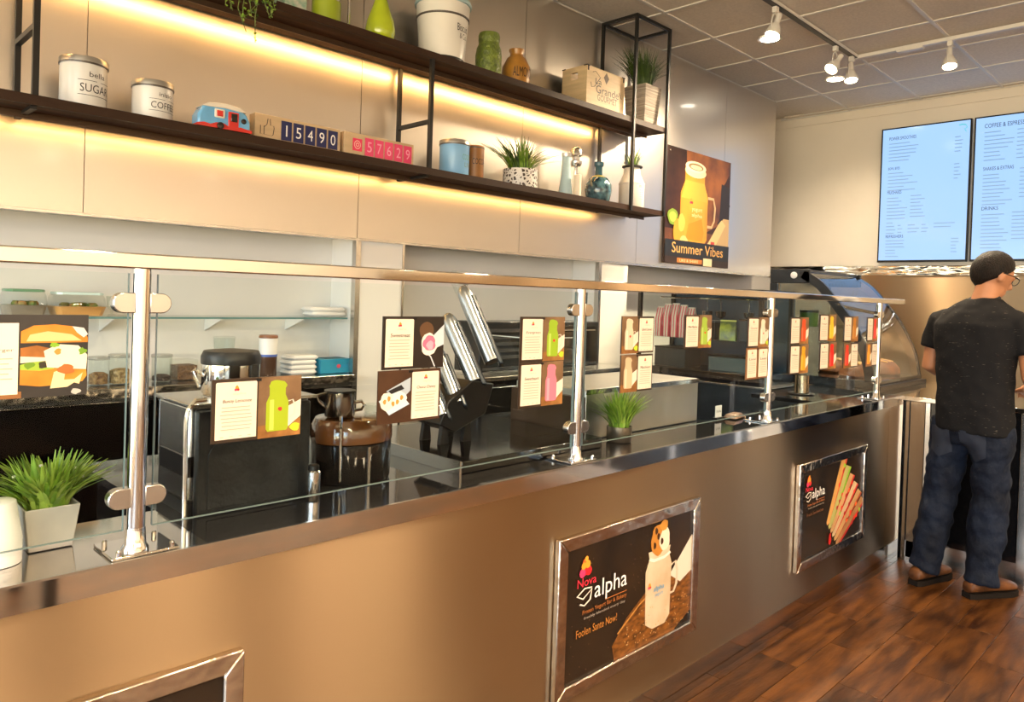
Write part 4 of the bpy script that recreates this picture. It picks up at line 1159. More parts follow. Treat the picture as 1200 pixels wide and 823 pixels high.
a, b = at(372, 430, Y=3.12).x, at(413, 430, Y=3.12).x
t = thing('blue_carton', 'flat bright blue glove carton at the right end of the niche counter', 'box', ((a + b) / 2, 3.15, NZ + .001))
w = b - a
m = MB(); m.box(-w / 2, w / 2, -.06, .06, 0, .068); m.build('carton', mat('carton_blue', (.02, .32, .52), .45, noise=.15, nscale=6), t, bevel=.002)
m = MB(); m.box(-w * .3, w * .25, -.04, .04, .068, .0695); m.build('opening', mat('carton_opening', (.03, .10, .14), .6), t)
P = Print(lambda u, v, h: (-w / 2 + u * w, -.06 - h, v * .068), .0006); P.disc(.5, .5, .06, .14, ink('e0566a')); P.rect(.58, .4, .8, .6, ink('2a9ac8')); P.build('print', t)
# nut jars
def jar(l, r, ytop, label, fill, fh, lid=False, Y=3.15, base=NZ):
    x, rad = rnd(l, r, 435, Y)
    h = zat((l + r) / 2, ytop, Y) - base
    t = thing('glass_jar', label, 'jar', (x, Y, base + .001))
    m = MB(); m.lathe([(rad * .94, 0), (rad, .004), (rad, h), (rad * .94, h), (rad * .93, .006)], n=24); m.build('glass_body', GLASSC, t)
    m = MB(); m.lathe([(rad * .99, h), (rad * 1.04, h + .001), (rad * 1.04, h + .012), (rad * .9, h + .014)], n=24); m.build('lid', glass('jar_lid_plastic', (.75, .75, .73), 1.4) if not lid else BLACKP, t)
    m = MB(); m.lathe([(rad * .90, .005), (rad * .91, h * fh), (rad * .5, h * fh + .008), (.002, h * fh + .004)], n=18); m.build('contents', fill, t)
NUT = mat('mixed_nuts', (.42, .24, .10), .6, color2=(.12, .05, .02), nscale=70, bump=.8, bscale=80)
jar(103, 128, 422, 'glass jar half filled with nuts, left of the jar of pale nuts', NUT, .42)
jar(127, 156, 419, 'wide glass jar of pale nuts partly behind the first chrome post', mat('pale_nuts', (.55, .38, .18), .6, color2=(.22, .12, .04), nscale=70, bump=.8, bscale=80), .50)
jar(177, 202, 419, 'glass jar with dark raisins and a scoop right of the first chrome post', mat('raisins', (.05, .025, .015), .5, noise=.5, nscale=80, bump=.8, bscale=80), .22)
a, b = at(203, 435, Y=3.18).x, at(227, 435, Y=3.18).x
t = thing('bean_box', 'square clear box of brown beans beside the raisin jar', 'box', ((a + b) / 2, 3.18, NZ + .001))
m = MB(); m.box((a - b) / 2, (b - a) / 2, -.045, .045, 0, .085); m.build('clear_box', GLASSC, t)
m = MB(); m.box((a - b) * .47, (b - a) * .47, -.042, .042, .003, .062); m.build('beans', mat('beans', (.20, .10, .045), .5, noise=.5, nscale=90, bump=.8, bscale=90), t)
x, r_ = rnd(303, 325, 420, 3.08)
t = thing('stacked_cup', 'white cup with a brown lid stacked on a dark glass', 'cup', (x, 3.08, NZ + .001))
h = zat(314, 393, 3.08) - NZ
m = MB(); m.lathe([(r_ * .9, 0), (r_ * .95, .003), (r_, h * .50)], n=24); m.build('dark_glass', mat('cola_glass', (.07, .035, .02), .08), t)
m = MB(); m.lathe([(r_ * 1.01, h * .50), (r_ * 1.01, h * .55)], n=24); m.build('blue_band', mat('band_blue', (.05, .12, .45), .4), t)
m = MB(); m.lathe([(r_ * .98, h * .552), (r_ * 1.0, h * .93)], n=24); m.build('cup', WHITEP, t)
m = MB(); m.lathe([(r_ * 1.03, h * .93), (r_ * 1.05, h * .96), (r_ * .98, h), (r_ * .3, h)], n=24); m.build('lid', mat('brown_cup_lid', (.22, .08, .03), .4), t)
x, r_ = rnd(250, 276, 400, 3.20)
t = thing('plastic_tub', 'clear empty plastic tub behind the steel pot', 'tub', (x, 3.20, NZ + .001))
m = MB(); m.lathe([(r_ * .8, 0), (r_, zat(263, 397, 3.2) - NZ), (r_ * .95, zat(263, 397, 3.2) - NZ), (r_ * .76, .003)], n=22); m.build('bowl', GLASSC, t)
m = MB(); m.lathe([(r_ * .98, 0), (r_ * 1.03, .002), (r_ * 1.03, .008), (r_ * .9, .009)], n=22); o = m.build('lid', GLASSC, t); o.location = (0, 0, zat(263, 397, 3.2) - NZ + .0005)

# black panelled juicer housing with the steel pot on top ------------------------------
t = thing('juice_dispenser', 'black slab-fronted machine with steel sides at the first pane', 'machine', (.80, 1.72, CT))
jo = (.80, 1.72, CT)
m = MB(jo); m.box(.664, .942, 1.622, 1.64, CT, 1.20); m.build('front_slab', mat('black_slate', (.007, .008, .009), .34, spec=.3, color2=(.014, .016, .017), nscale=16, bump=.15, bscale=50), t, bevel=.006)
arch = [(.69, CT + .012), (.69, 1.09)] + [(.80 - .11 * math.cos(PI * k / 12), 1.09 + .06 * math.sin(PI * k / 12)) for k in range(1, 12)] + [(.91, 1.09), (.91, CT + .012)]
m = MB(jo); m.prism(arch, lambda u, v: (u, 1.6225, v), lambda u, v: (u, 1.6195, v)); m.build('arch_panel', mat('black_slate', None), t, bevel=.001)
m = MB(jo); m.box(.655, .945, 1.6405, 1.82, CT + .03, 1.205); m.build('housing', SATIN, t, bevel=.006)
m = MB(jo); m.box(.652, .70, 1.6405, 1.80, CT + .085, CT + .13); m.build('side_band', BLACKP, t)
m = MB(jo); m.box(.655, .945, 1.6405, 1.82, CT, CT + .0295); m.build('foot', BLACKP, t)
m = MB(jo); m.box(.645, .955, 1.616, 1.83, 1.206, 1.214); m.build('top_tray', SATIN, t, bevel=.002)
m = MB(jo); m.tube([(.638, 1.61, CT), (.636, 1.61, 1.18), (.640, 1.61, 1.205), (.655, 1.612, 1.222), (.68, 1.615, 1.222)], .005, 8); m.build('side_frame', CHROME, t)
x, r_ = rnd(234, 305, 440, 1.74)
pz = 1.2145
h = zat(270, 411, 1.74) - pz
t = thing('steel_pot', 'shiny steel cooking pot with a flat black lid on the slab-fronted machine', 'pot', (x, 1.735, pz + .0005))
m = MB(); m.lathe([(r_ * .90, 0), (r_ * .97, .006), (r_ * .97, h * .70)], n=36); m.build('body', CHROME, t)
m = MB(); m.lathe([(r_ * .99, h * .70), (r_ * 1.0, h * .74), (r_ * 1.0, h * .88), (r_ * .92, h), (r_ * .3, h * 1.04)], n=36); lid = m.build('lid', BLACKP, t)
m = MB(); m.box(r_ * .30, r_ * .50, -r_ * .99, -r_ * .90, h * .10, h * .72); m.build('latch', BLACKP, t)
m = MB(); m.tube([(-r_ * .95, 0, h * .45), (-r_ * 1.25, 0, h * .6), (-r_ * 1.35, 0, h * .55), (-r_ * 1.1, 0, h * .2)], .004, 8); m.build('handle', CHROME, t)
# brown-lidded juicer with pitcher
x, r_ = rnd(361, 461, 560, 1.72)
t = thing('juice_extractor', 'black juice extractor with a translucent brown lid behind the glass', 'juicer', (x, 1.72, CT + .0005))
jh = zat(410, 486, 1.72) - CT
m = MB(); m.lathe([(r_ * .93, 0), (r_ * .96, .008), (r_ * .98, jh * .60), (r_ * .9, jh * .62)], n=40, sy=.85); m.build('body', mat('juicer_black', (.008, .007, .006), .12, coat=.6), t)
m = MB(); m.lathe([(r_ * .99, jh * .62), (r_ * 1.0, jh * .66), (r_ * .99, jh * .88), (r_ * .90, jh * .97), (r_ * .60, jh), (r_ * .02, jh * 1.01)], n=40, sy=.85); m.build('brown_lid', mat('translucent_brown', (.13, .045, .012), .08, coat=.8, spec=.7), t)
m = MB(); m.lathe([(r_ * .24, jh), (r_ * .24, jh * 1.14), (r_ * .21, jh * 1.14), (r_ * .20, jh)], n=20); o = m.build('feed_cup', GLASSC, t); o.location = (r_ * .55, -.01, 0)
m = MB(); m.tube([(-r_ * .80, -r_ * .78, .02), (-r_ * .82, -r_ * .80, jh * .9), (-r_ * .70, -r_ * .6, jh * 1.05)], .004, 8); m.build('lever', CHROME, t)
m = MB(); m.box(-r_ * .12, -r_ * .05, -r_ * .87, -r_ * .80, .002, jh * .58); m.build('seam_strip', SATIN, t)
px_, pr = rnd(380, 416, 480, 1.70)
t = thing('steel_pitcher', 'dark steel pitcher with a black rim standing on the juice extractor', 'pitcher', (px_, 1.70, CT + jh * 1.012 + .0015))
h = zat(398, 458, 1.70) - CT - jh * 1.01
m = MB(); m.lathe([(pr * .95, 0), (pr, .003), (pr * .97, h * .93), (pr * .92, h * .93), (pr * .9, .01)], n=30); m.build('body', mat('smoked_steel', (.28, .25, .22), .12, 1.0), t)
m = MB(); m.lathe([(pr * .97, h * .93), (pr * 1.03, h * .95), (pr * 1.03, h), (pr * .9, h)], n=30); m.build('rim', BLACKP, t)
m = MB(); m.tube([(pr * .95, -.01, h * .5), (pr * 1.5, -.012, h * .52), (pr * 1.7, -.013, h * .38), (pr * 1.5, -.012, h * .2), (pr * .98, -.01, h * .18)], .0045, 8); m.build('handle', CHROME, t)
m = MB(); m.tube([(-pr * .98, 0, h * .35), (-pr * 1.6, 0, h * .65), (-pr * 1.75, 0, h * .85), (-pr * 1.0, 0, h * .92)], .004, 8); m.build('spout_bail', CHROME, t)
x, r_ = rnd(360, 377, 560, 1.58)
t = thing('steel_shaker', 'small steel canister with a black cap left of the juice extractor', 'canister', (x, 1.585, CT + .0005))
h = zat(368, 545, 1.58) - CT
m = MB(); m.lathe([(r_ * .96, 0), (r_, .003), (r_, h * .8), (r_ * .8, h * .84)], n=22); m.build('body', CHROME, t)
m = MB(); m.lathe([(r_ * .78, h * .84), (r_ * .78, h * .97), (r_ * .5, h)], n=22); m.build('cap', BLACKP, t)
# raised prep deck, dispenser of paper goods in slanted chutes --------------------------------
t = thing('prep_deck', 'raised dark steel prep deck behind the second glass pane', 'worktop', (1.75, 1.85, CT))
m = MB((1.75, 1.85, CT)); m.box(1.385, 2.02, 1.562, 2.14, CT + .0005, 1.0); m.build('slab', mat('deck_black_steel', (.10, .10, .10), .10, 1.0), t, bevel=.002)
m = MB((1.75, 1.85, CT)); m.box(1.377, 1.384, 1.562, 2.14, CT + .0005, 1.002); m.build('steel_edge', SATIN, t)
t = thing('chute_dispenser', 'black stand holding slanted silver chutes left of the second chrome post', 'dispenser', (1.6, 1.82, 1.0005))
do = (1.6, 1.82, 1.0005)
m = MB(do)
side = [at(509, 497, Y=1.80), at(527, 506, Y=1.80), at(563, 484, Y=1.80), at(573, 449, Y=1.80), at(548, 445, Y=1.80), at(520, 470, Y=1.80)]
m.loft([[(p.x, 1.775, p.z) for p in side], [(p.x, 1.90, p.z) for p in side]]); m.build('tray', BLACKP, t, bevel=.004)
for dx in (1.505, 1.60):
    for dy in (1.79, 1.88):
        m = MB(do); m.prism([(-.018, 1.0008), (.018, 1.0008), (.008, 1.075), (-.008, 1.075)], lambda u, v: (dx + u, dy - .008, v), lambda u, v: (dx + u, dy + .008, v)); m.build('leg', BLACKP, t)
def chute(p0, p1, Y0_, Y1_, w, clear=False):
    a, b = at(*p0, Y=Y0_), at(*p1, Y=Y1_)
    d = (b - a)
    L_ = d.length
    d.normalize()
    off = Vector((.70, -.71, 0))
    m = MB(do)
    ks = [(0, 1), (.80, 1), (.88, .95), (.94, .82), (.98, .55), (1.0, .2)]
    m.tube([a + d * L_ * k for k, _ in ks], [w * .80 * r for _, r in ks], 20)
    ch = m.build('chute', GLASSC if clear else mat('chute_silver', (.48, .51, .55), .26, .95), t)
    m = MB(do)
    n = d.cross(off).normalized()
    c0 = a + off * w * .55
    pl = [c0 - d * .012 - n * w * .72, c0 - d * .012 + n * w * .72, c0 + d * L_ * .86 + n * w * .72, c0 + d * L_ * .86 - n * w * .72]
    m.loft([pl, [p + off * w * .45 for p in pl]])
    m.build('dark_face', mat('chute_dark', (.035, .042, .05), .25), ch, bevel=.004)
chute((577, 424), (541, 336), 1.80, 1.96, .034)
chute((557, 448), (523, 368), 1.80, 1.95, .034)
chute((536, 474), (511, 408), 1.79, 1.92, .030)
chute((519, 488), (497, 430), 1.79, 1.90, .026)
chute((556, 372), (530, 318), 1.99, 2.08, .030, True)
t = thing('acrylic_guard', 'clear acrylic box guard right of the silver chutes', 'guard', (1.95, 1.75, 1.0005))
m = MB((1.95, 1.75, 1.0005)); m.box(1.80, 1.803, 1.70, 1.90, 1.0005, 1.33).box(1.803, 2.01, 1.70, 1.703, 1.0005, 1.33); m.build('sheet', GLASS, t)
m = MB((1.95, 1.75, 1.0005)); m.box(1.80, 2.01, 1.7, 1.7035, 1.33, 1.333).box(1.80, 1.8035, 1.7035, 1.90, 1.33, 1.333); m.build('rim', mat('acrylic_rim', (.70, .74, .76), .2), t)
# back cabinet with oven in the second recess
t = thing('steel_base_cabinet', 'blue-grey steel base cabinet carrying the oven by the second chrome post', 'cabinet', (3.3, 2.95, 0))
bo = (3.3, 2.95, 0)
m = MB(bo); m.box(2.55, 3.83, 2.76, 3.02, 0.0, 1.035); m.build('body', DSTEEL, t)
for a, b in ((2.56, 3.18), (3.20, 3.82)):
    m = MB(bo); m.box(a, b, 2.745, 2.7595, .1, 1.0); d = m.build('door', mat('blue_grey_steel', (.22, .24, .26), .22, 1.0), t, bevel=.003)
    m = MB(bo); m.tube([(b - .05, 2.745, .7), (b - .05, 2.72, .72), (b - .05, 2.72, .88), (b - .05, 2.745, .9)], .006, 8); m.build('handle', SATIN, d)
m = MB(bo); m.box(2.54, 3.84, 2.74, 3.02, 1.0355, 1.055); m.build('worktop', SATIN, t, bevel=.002)
t = thing('counter_oven', 'dark countertop oven with vent slots behind the silver chutes', 'oven', (3.1, 2.9, 1.0555))
oo = (3.1, 2.9, 1.0555)
m = MB(oo); m.box(2.58, 3.55, 2.80, 3.0, 1.0705, 1.335); m.build('case', mat('oven_dark', (.045, .05, .056), .2, .6), t, bevel=.006)
for z in (1.14, 1.175, 1.21, 1.245, 1.28):
    m = MB(oo); m.box(2.60, 3.10, 2.79, 2.7995, z, z + .018); m.build('vent_slat', mat('slat_steel', (.20, .22, .25), .25, .9), t)
m = MB(oo); m.box(3.14, 3.52, 2.792, 2.7995, 1.10, 1.31); d = m.build('door', BLACKG, t, bevel=.002)
m = MB(oo); m.tube([(3.18, 2.792, 1.285), (3.18, 2.775, 1.285), (3.48, 2.775, 1.285), (3.48, 2.792, 1.285)], .006, 8); m.build('handle', CHROME, d)
m = MB(oo); m.box(2.60, 3.53, 2.7935, 2.7995, 1.082, 1.095); m.build('perforated_strip', mat('perf_strip', (.10, .11, .12), .3, .8), t)
for xx in (2.62, 3.5):
    m = MB(oo); m.lathe([(.015, .0005), (.015, .0145)], (xx, 2.9, 1.0555), 12); m.build('foot', BLACKP, t)
# steel prep box behind the potted grass
t = thing('cold_well_cover', 'low stainless steel box behind the potted grass at the third pane', 'steel box', (2.43, 1.82, CT + .0005))
so = (2.43, 1.82, CT + .0005)
m = MB(so); m.box(2.06, 2.815, 1.672, 2.02, CT + .0005, 1.146); m.build('box', mat('scuffed_steel', (.60, .60, .59), .38, 1.0, noise=.15, nscale=5), t, bevel=.004)
m = MB(so); m.box(2.06, 2.815, 1.668, 1.6715, 1.128, 1.146); m.build('top_flange', CHROME, t)
m = MB(so); m.box(2.035, 2.0595, 1.672, 2.02, CT + .0005, 1.12); m.build('side_plate', mat('brown_plate', (.09, .05, .03), .3, .5), t)
# price tag and packet
p = at(829, 482, Y=1.66)
t = thing('price_tag', 'small white price tag on a stand right of the steel box', 'sign', (p.x + .04, 1.63, CT + .0005))
m = MB(); m.box(-.026, .026, -.001, .001, .012, .062); m.build('tag', WHITEP, t)
m = MB(); m.box(-.03, .03, -.012, .012, 0, .012); m.build('stand', BLACKP, t)
P = Print(lambda u, v, h: (-.026 + .052 * u, -.001 - h, .012 + .05 * v), .0005); P.text('PLAIN', .15, .4, .85, .6, ink('555555')); P.build('lettering', t)
p = at(852, 489, Z=CT)
t = thing('snack_packet', 'small brown snack packet lying by the third chrome post', 'packet', (3.02, 1.61, CT + .0005), R(8))
m = MB(); m.loft([[(-.055, -.03, .004), (.055, -.03, .004), (.055, .03, .004), (-.055, .03, .004)], [(-.045, -.02, .022), (.045, -.02, .022), (.045, .02, .022), (-.045, .02, .022)]]); m.build('pouch', mat('brown_packet', (.14, .06, .03), .3, color2=(.45, .30, .2), nscale=30), t, bevel=.004)
m = MB(); m.box(.056, .066, -.03, .03, 0, .006); m.build('seal', mat('packet_seal', (.4, .25, .15), .4), t)
# end counter with the glass cabinet
t = thing('end_counter', 'blue-grey steel counter closing the kitchen aisle below the glass cabinet', 'counter', (4.5, 2.5, 0))
eo = (4.5, 2.5, 0)
m = MB(eo); m.box(4.24, 4.70, 2.03, 3.02, 0, CT - .006); m.build('body', mat('blue_grey_steel', None), t, bevel=.003)
m = MB(eo); m.box(4.225, 4.705, 2.025, 3.02, CT - .0055, CT + .006); m.build('worktop', SATIN, t, bevel=.002)
t = thing('glass_cabinet', 'black framed glass cabinet of kitchen supplies on the end counter', 'cabinet', (4.5, 2.55, CT + .0065))
ko = (4.5, 2.55, CT + .0065)
kz = CT + .0065
m = MB(ko); m.box(4.24, 4.69, 2.10, 3.01, kz, 1.035); m.build('base', BLACKG, t, bevel=.004)
m = MB(ko); m.box(4.24, 4.69, 2.10, 3.01, 1.535, 1.56); m.build('top', BLACKG, t, bevel=.004)
m = MB(ko); m.box(4.675, 4.69, 2.10, 3.01, 1.0355, 1.5345); m.build('back', mat('cabinet_blue_grey', (.05, .085, .13), .3, .3), t)
for y0, y1 in ((2.10, 2.125), (2.985, 3.01)):
    for x0, x1 in ((4.24, 4.265), (4.65, 4.6745)):
        m = MB(ko); m.box(x0, x1, y0, y1, 1.0355, 1.5345); m.build('post', BLACKM, t)
m = MB(ko); m.box(4.246, 4.252, 2.1255, 2.9845, 1.0355, 1.5345); m.build('front_pane', GLASS, t)
m = MB(ko); m.box(4.2655, 4.6495, 2.107, 2.112, 1.0355, 1.5345); m.build('side_pane', GLASS, t)
m = MB(ko); m.box(4.27, 4.66, 2.13, 2.98, 1.225, 1.233); m.build('inner_shelf', GLASS, t)
m = MB(ko); m.tube([(4.46, 2.14, 1.50), (4.46, 2.97, 1.50)], .006, 8); m.build('hanging_rail', CHROME, t)
# contents
stripe = mat('pink_stripes', (.80, .60, .55), .5)
def stripes_nodes(m):
    nt = m.node_tree; b = nt.nodes['Principled BSDF']
    w = nt.nodes.new('ShaderNodeTexWave'); w.bands_direction = 'Y'; w.inputs['Scale'].default_value = 16; w.inputs['Distortion'].default_value = .6
    tc = nt.nodes.new('ShaderNodeTexCoord'); r = nt.nodes.new('ShaderNodeValToRGB')
    r.color_ramp.elements[0].position = .35; r.color_ramp.elements[0].color = (.75, .12, .16, 1); r.color_ramp.elements[1].position = .55; r.color_ramp.elements[1].color = (.80, .70, .60, 1)
    nt.links.new(tc.outputs['Object'], w.inputs['Vector']); nt.links.new(w.outputs['Fac'], r.inputs[0]); nt.links.new(r.outputs[0], b.inputs['Base Color'])
stripes_nodes(stripe)
for i, yy in enumerate((2.90, 2.845, 2.79, 2.735, 2.68)):
    q = thing('striped_bag', 'pink and white striped paper bag in the glass cabinet, %s in the row' % ('leftmost', 'second from left', 'middle', 'second from right', 'rightmost')[i], 'paper bag', (4.36 + .01 * i, yy, 1.2335), group='striped paper bags in the glass cabinet')
    hb = (.20, .22, .225, .215, .20)[i]
    m = MB(); m.loft([[(-.03, -.022, 0), (.03, -.022, 0), (.03, .022, 0), (-.03, .022, 0)], [(-.03, -.024, hb * .6), (.03, -.024, hb * .6), (.03, .024, hb * .6), (-.03, .024, hb * .6)], [(-.004, -.025, hb), (.004, -.025, hb), (.004, .025, hb), (-.004, .025, hb)]]); m.build('bag', stripe, q)
    m = MB(); m.box(-.006, .006, -.0255, .0255, hb - .012, hb + .002); m.build('fold', mat('bag_fold', (.78, .66, .56), .5), q)
def supply(name, label, cat, y0, y1, z, h, x0, x1, m1, m2):
    q = thing(name, label, cat, ((x0 + x1) / 2, (y0 + y1) / 2, z))
    m = MB(); m.box((x0 - x1) / 2, (x1 - x0) / 2, (y0 - y1) / 2, (y1 - y0) / 2, 0, h); m.build('body', m1, q, bevel=.004)
    m = MB(); m.box((x0 - x1) / 2 - .002, (x1 - x0) / 2 + .002, (y0 - y1) / 2 - .002, (y1 - y0) / 2 + .002, h + .0003, h + .012); m.build('lid', m2, q, bevel=.002)
SLATE = mat('slate_plastic', (.035, .06, .085), .3)
supply('storage_tub', 'tall slate blue storage tub at the near end of the glass cabinet shelf', 'tub', 2.16, 2.28, 1.2335, .13, 4.30, 4.42, SLATE, BLACKP)
supply('storage_tub', 'black storage tub left of the yellow packet on the glass cabinet shelf', 'tub', 2.46, 2.60, 1.2335, .11, 4.32, 4.46, BLACKP, SLATE)
supply('supply_box', 'dark box on the floor of the glass cabinet below the striped bags', 'box', 2.66, 2.90, 1.0355, .12, 4.30, 4.5, mat('box_dark', (.03, .035, .04), .4), BLACKP)
supply('supply_box', 'low teal-grey box on the floor of the glass cabinet, nearest the counter', 'box', 2.20, 2.50, 1.0355, .09, 4.32, 4.5, mat('box_teal', (.08, .12, .14), .4), BLACKP)
q = thing('snack_bag', 'yellow-green snack bag leaning on the glass cabinet shelf', 'bag', (4.33, 2.37, 1.2345), R(15))
m = MB(); m.loft([[(-.02, -.05, .0), (.02, -.05, 0), (.02, .05, 0), (-.02, .05, 0)], [(-.022, -.05, .06), (.022, -.05, .06), (.022, .05, .06), (-.022, .05, .06)], [(-.003, -.05, .12), (.003, -.05, .12), (.003, .05, .12), (-.003, .05, .12)]]); m.build('pouch', mat('lime_pouch', (.42, .50, .03), .3, color2=(.05, .08, .03), nscale=12), q)
m = MB(); m.box(-.004, .004, -.05, .05, .1205, .13); m.build('seal', mat('lime_seal', (.5, .55, .1), .4), q)
for i, yy in enumerate((2.60, 2.50, 2.30)):
    q = thing('hanging_ladle', 'dark ladle hanging from the rail, %s of three' % ('leftmost', 'middle', 'rightmost')[i], 'ladle', (4.46, yy, 1.37), group='ladles in the glass cabinet')
    m = MB(); m.tube([(0, 0, .123), (0, .008, .116), (0, 0, .10), (0, 0, .044)], .004, 7); m.build('handle', DSTEEL, q)
    m = MB(); m.lathe([(.008, 0), (.030, .015), (.036, .045), (.033, .045), (.026, .018)], n=16); m.build('bowl', DSTEEL, q)
# small steel cup on the black worktop
p = at(939, 462, Z=CT)
x, r_ = rnd(930, 948, 455, p.y)
t = thing('steel_cup', 'bronze-toned steel cup on a dark saucer right of the third chrome post', 'cup', (p.x, p.y, CT + .0005))
h = zat(939, 440, p.y) - CT
m = MB(); m.lathe([(r_ * .95, .006), (r_, .008), (r_ * .98, h), (r_ * .9, h), (r_ * .88, .012)], n=24); m.build('cup', mat('bronze_steel', (.35, .27, .18), .2, 1.0), t)
m = MB(); m.lathe([(r_ * 1.3, 0), (r_ * 1.8, .005), (r_ * 1.75, .0065), (r_ * .5, .0055)], n=28); m.build('saucer', BLACKP, t)

# plants and cups at the front of the counter ----------------------------------------------
t = shelf_pot('leafy green plant in a pale grey square pot beside the stacked cups', .383, 1.625, CT, .046, .082, mat('pale_grey_pot', (.46, .42, .37), .6, noise=.12, nscale=20), 1, .09, .08, LEAF, LEAFD, True, 31)
b = MB(); grass(b, (.0, 0, .066), 360, .044, .112, .105, .0055, LEAF, mat('leaf_lime', (.30, .42, .06), .5), .55, random.Random(12), ysc=.8); b.build('foliage', None, t, smooth=False)
b = MB()
g = random.Random(3)
for k in range(9):
    a = g.uniform(0, 6.28); rr = g.uniform(.02, .07); b.ball((rr * math.cos(a), rr * math.sin(a), g.uniform(.11, .155)), .0035, .0035, .003, 6, 4)
b.build('tiny_flowers', WHITEP, t)['kind'] = 'stuff'
BRZ = mat('brushed_bronze_pot', (.30, .24, .18), .3, .9)
x, r_ = rnd(709, 741, 505, 1.595)
shelf_pot('bushy green grass in a small bronze pot right of the second chrome post', x, 1.592, CT, .045, .055, BRZ, 280, .15, .16, LEAF, mat('leaf_lime', (.30, .42, .06), .5), False, 14, .0042, ysc=.33)
ORD = ['bottom', 'second lowest', 'third lowest', 'middle', 'third highest', 'second highest', 'top']
cm = MB(); cm.lathe([(.0396, 0), (.0405, .0), (.0405, .004), (.030, .072), (.027, .074), (.001, .074), (.001, .0733), (.0266, .0733), (.0292, .0715), (.0396, .004), (.0396, 0)], n=28, cap=False)
src = None
for i in range(7):
    if src is None: o = src = cm.build('foam_cup', FOAM)
    else: o = src.copy(); COL.objects.link(o)
    o.location = (.292, 1.572, CT + .001 + i * .0062)
    tag(o, '%s white foam cup of the upturned stack at the left counter end' % ORD[i], 'cup', 'upturned foam cups on the counter')

# ================================================================== CURVED DISPLAY CASE
dc = thing('display_case', 'black framed curved glass display case beneath the menu screens', 'display case', (5.24, 1.97, CT - .0035))
DO = (5.24, 1.97, CT - .0035)
cz = CT - .0035
DX0, DX1 = 4.80, 5.70
prof = [(2.095, 1.703), (1.977, 1.628), (1.855, 1.489), (1.748, 1.341), (1.67, 1.177), (1.635, 1.02)]
def dense(p, n=4):
    out = []
    for i in range(len(p) - 1):
        p0, p1, p2, p3 = p[max(i - 1, 0)], p[i], p[i + 1], p[min(i + 2, len(p) - 1)]
        for k in range(n):
            t_ = k / n
            out.append(tuple(.5 * ((2 * b_) + (-a_ + c_) * t_ + (2 * a_ - 5 * b_ + 4 * c_ - d_) * t_ ** 2 + (-a_ + 3 * b_ - 3 * c_ + d_) * t_ ** 3) for a_, b_, c_, d_ in zip(p0, p1, p2, p3)))
    return out + [p[-1]]
arc = dense(prof)
YR_, ZT_ = 2.33, 1.712
m = MB(DO); m.box(DX0, DX1, 1.63, YR_, cz + .0005, 1.02); m.build('base', BLACKG, dc, bevel=.004)
m = MB(DO); m.box(DX0, DX1, 1.60, 1.63, cz + .0005, cz + .03); m.build('front_ledge', BLACKP, dc)
def ribbon(x0, x1, w):
    inner = []
    for i, p in enumerate(arc):
        a, b_ = arc[max(i - 1, 0)], arc[min(i + 1, len(arc) - 1)]
        d = Vector((b_[0] - a[0], b_[1] - a[1])).normalized()
        inner.append((p[0] + -d.y * w * -1 * -1 if False else p[0] - d.y * w, p[1] + d.x * w))
    m_ = MB(DO)
    n = len(arc)
    vs, fs = [], []
    for x in (x0, x1):
        vs += [(x, q[0], q[1]) for q in arc] + [(x, q[0], q[1]) for q in inner]
    for i in range(n - 1):
        fs += [(i, i + 1, n + i + 1, n + i), (2 * n + i, 3 * n + i, 3 * n + i + 1, 2 * n + i + 1), (i, 2 * n + i, 2 * n + i + 1, i + 1), (n + i, n + i + 1, 3 * n + i + 1, 3 * n + i)]
    fs += [(0, n, 3 * n, 2 * n), (n - 1, 3 * n - 1, 4 * n - 1, 2 * n - 1)]
    return m_.add(vs, fs)
for x0 in (DX0, DX1 - .022):
    rbm = ribbon(x0, x0 + .022, .055 if x0 == DX0 else .014)
    rbm.build('end_arch', BLACKP, dc)
    m = MB(DO); m.box(x0, x0 + .022, 2.06, YR_, 1.62, ZT_); m.build('end_head', BLACKP, dc, bevel=.003)
    m = MB(DO); m.box(x0, x0 + .022, YR_ - .05, YR_, 1.0205, 1.6195); m.build('end_post', BLACKP, dc)
    m = MB(DO)
    poly = [(2.28, 1.021), (2.28, 1.62), (2.09, 1.62)] + [(p[0] + .05, p[1] - .045) for p in arc if 1.04 < p[1] - .045 < 1.6] + [(1.69, 1.021)]
    m.prism(poly, lambda u, v: (x0 + .009, u, v), lambda u, v: (x0 + .012, u, v)); m.build('end_pane', GLASS, dc)
m = MB(DO)
vs = [(x, p[0], p[1]) for x in (DX0 + .0225, DX1 - .0225) for p in arc]
n = len(arc)
m.add(vs, [(i, i + 1, n + i + 1, n + i) for i in range(n - 1)]); m.build('curved_glass', glass('case_glass', (.86, .90, .92), 2.0), dc)
m = MB(DO); m.box(DX0 + .0225, DX1 - .0225, 2.085, YR_, 1.69, ZT_); m.build('top', BLACKP, dc)
m = MB(DO); m.box(DX0 + .03, DX1 - .03, 1.80, 2.25, 1.33, 1.336); m.build('inner_shelf', GLASS, dc)
m = MB(DO); m.box(DX0 + .03, DX1 - .03, 2.27, 2.275, 1.02, 1.69); m.build('rear_door', mat('case_rear', (.30, .32, .33), .2, .7), dc)
m = MB(DO); m.lathe([(.022, 0), (.022, .006), (.015, .008)], n=18); o = m.build('white_knob', WHITEP, dc); o.rotation_euler = (0, R(-90), 0); o.data.transform(Matrix.Translation(Vector(DO))); o.location = Vector((DX0 - .0005, 2.165, 1.672)) - Vector(DO)
LOAF = mat('crusty_loaf', (.22, .062, .012), .5, color2=(.09, .025, .006), nscale=9)
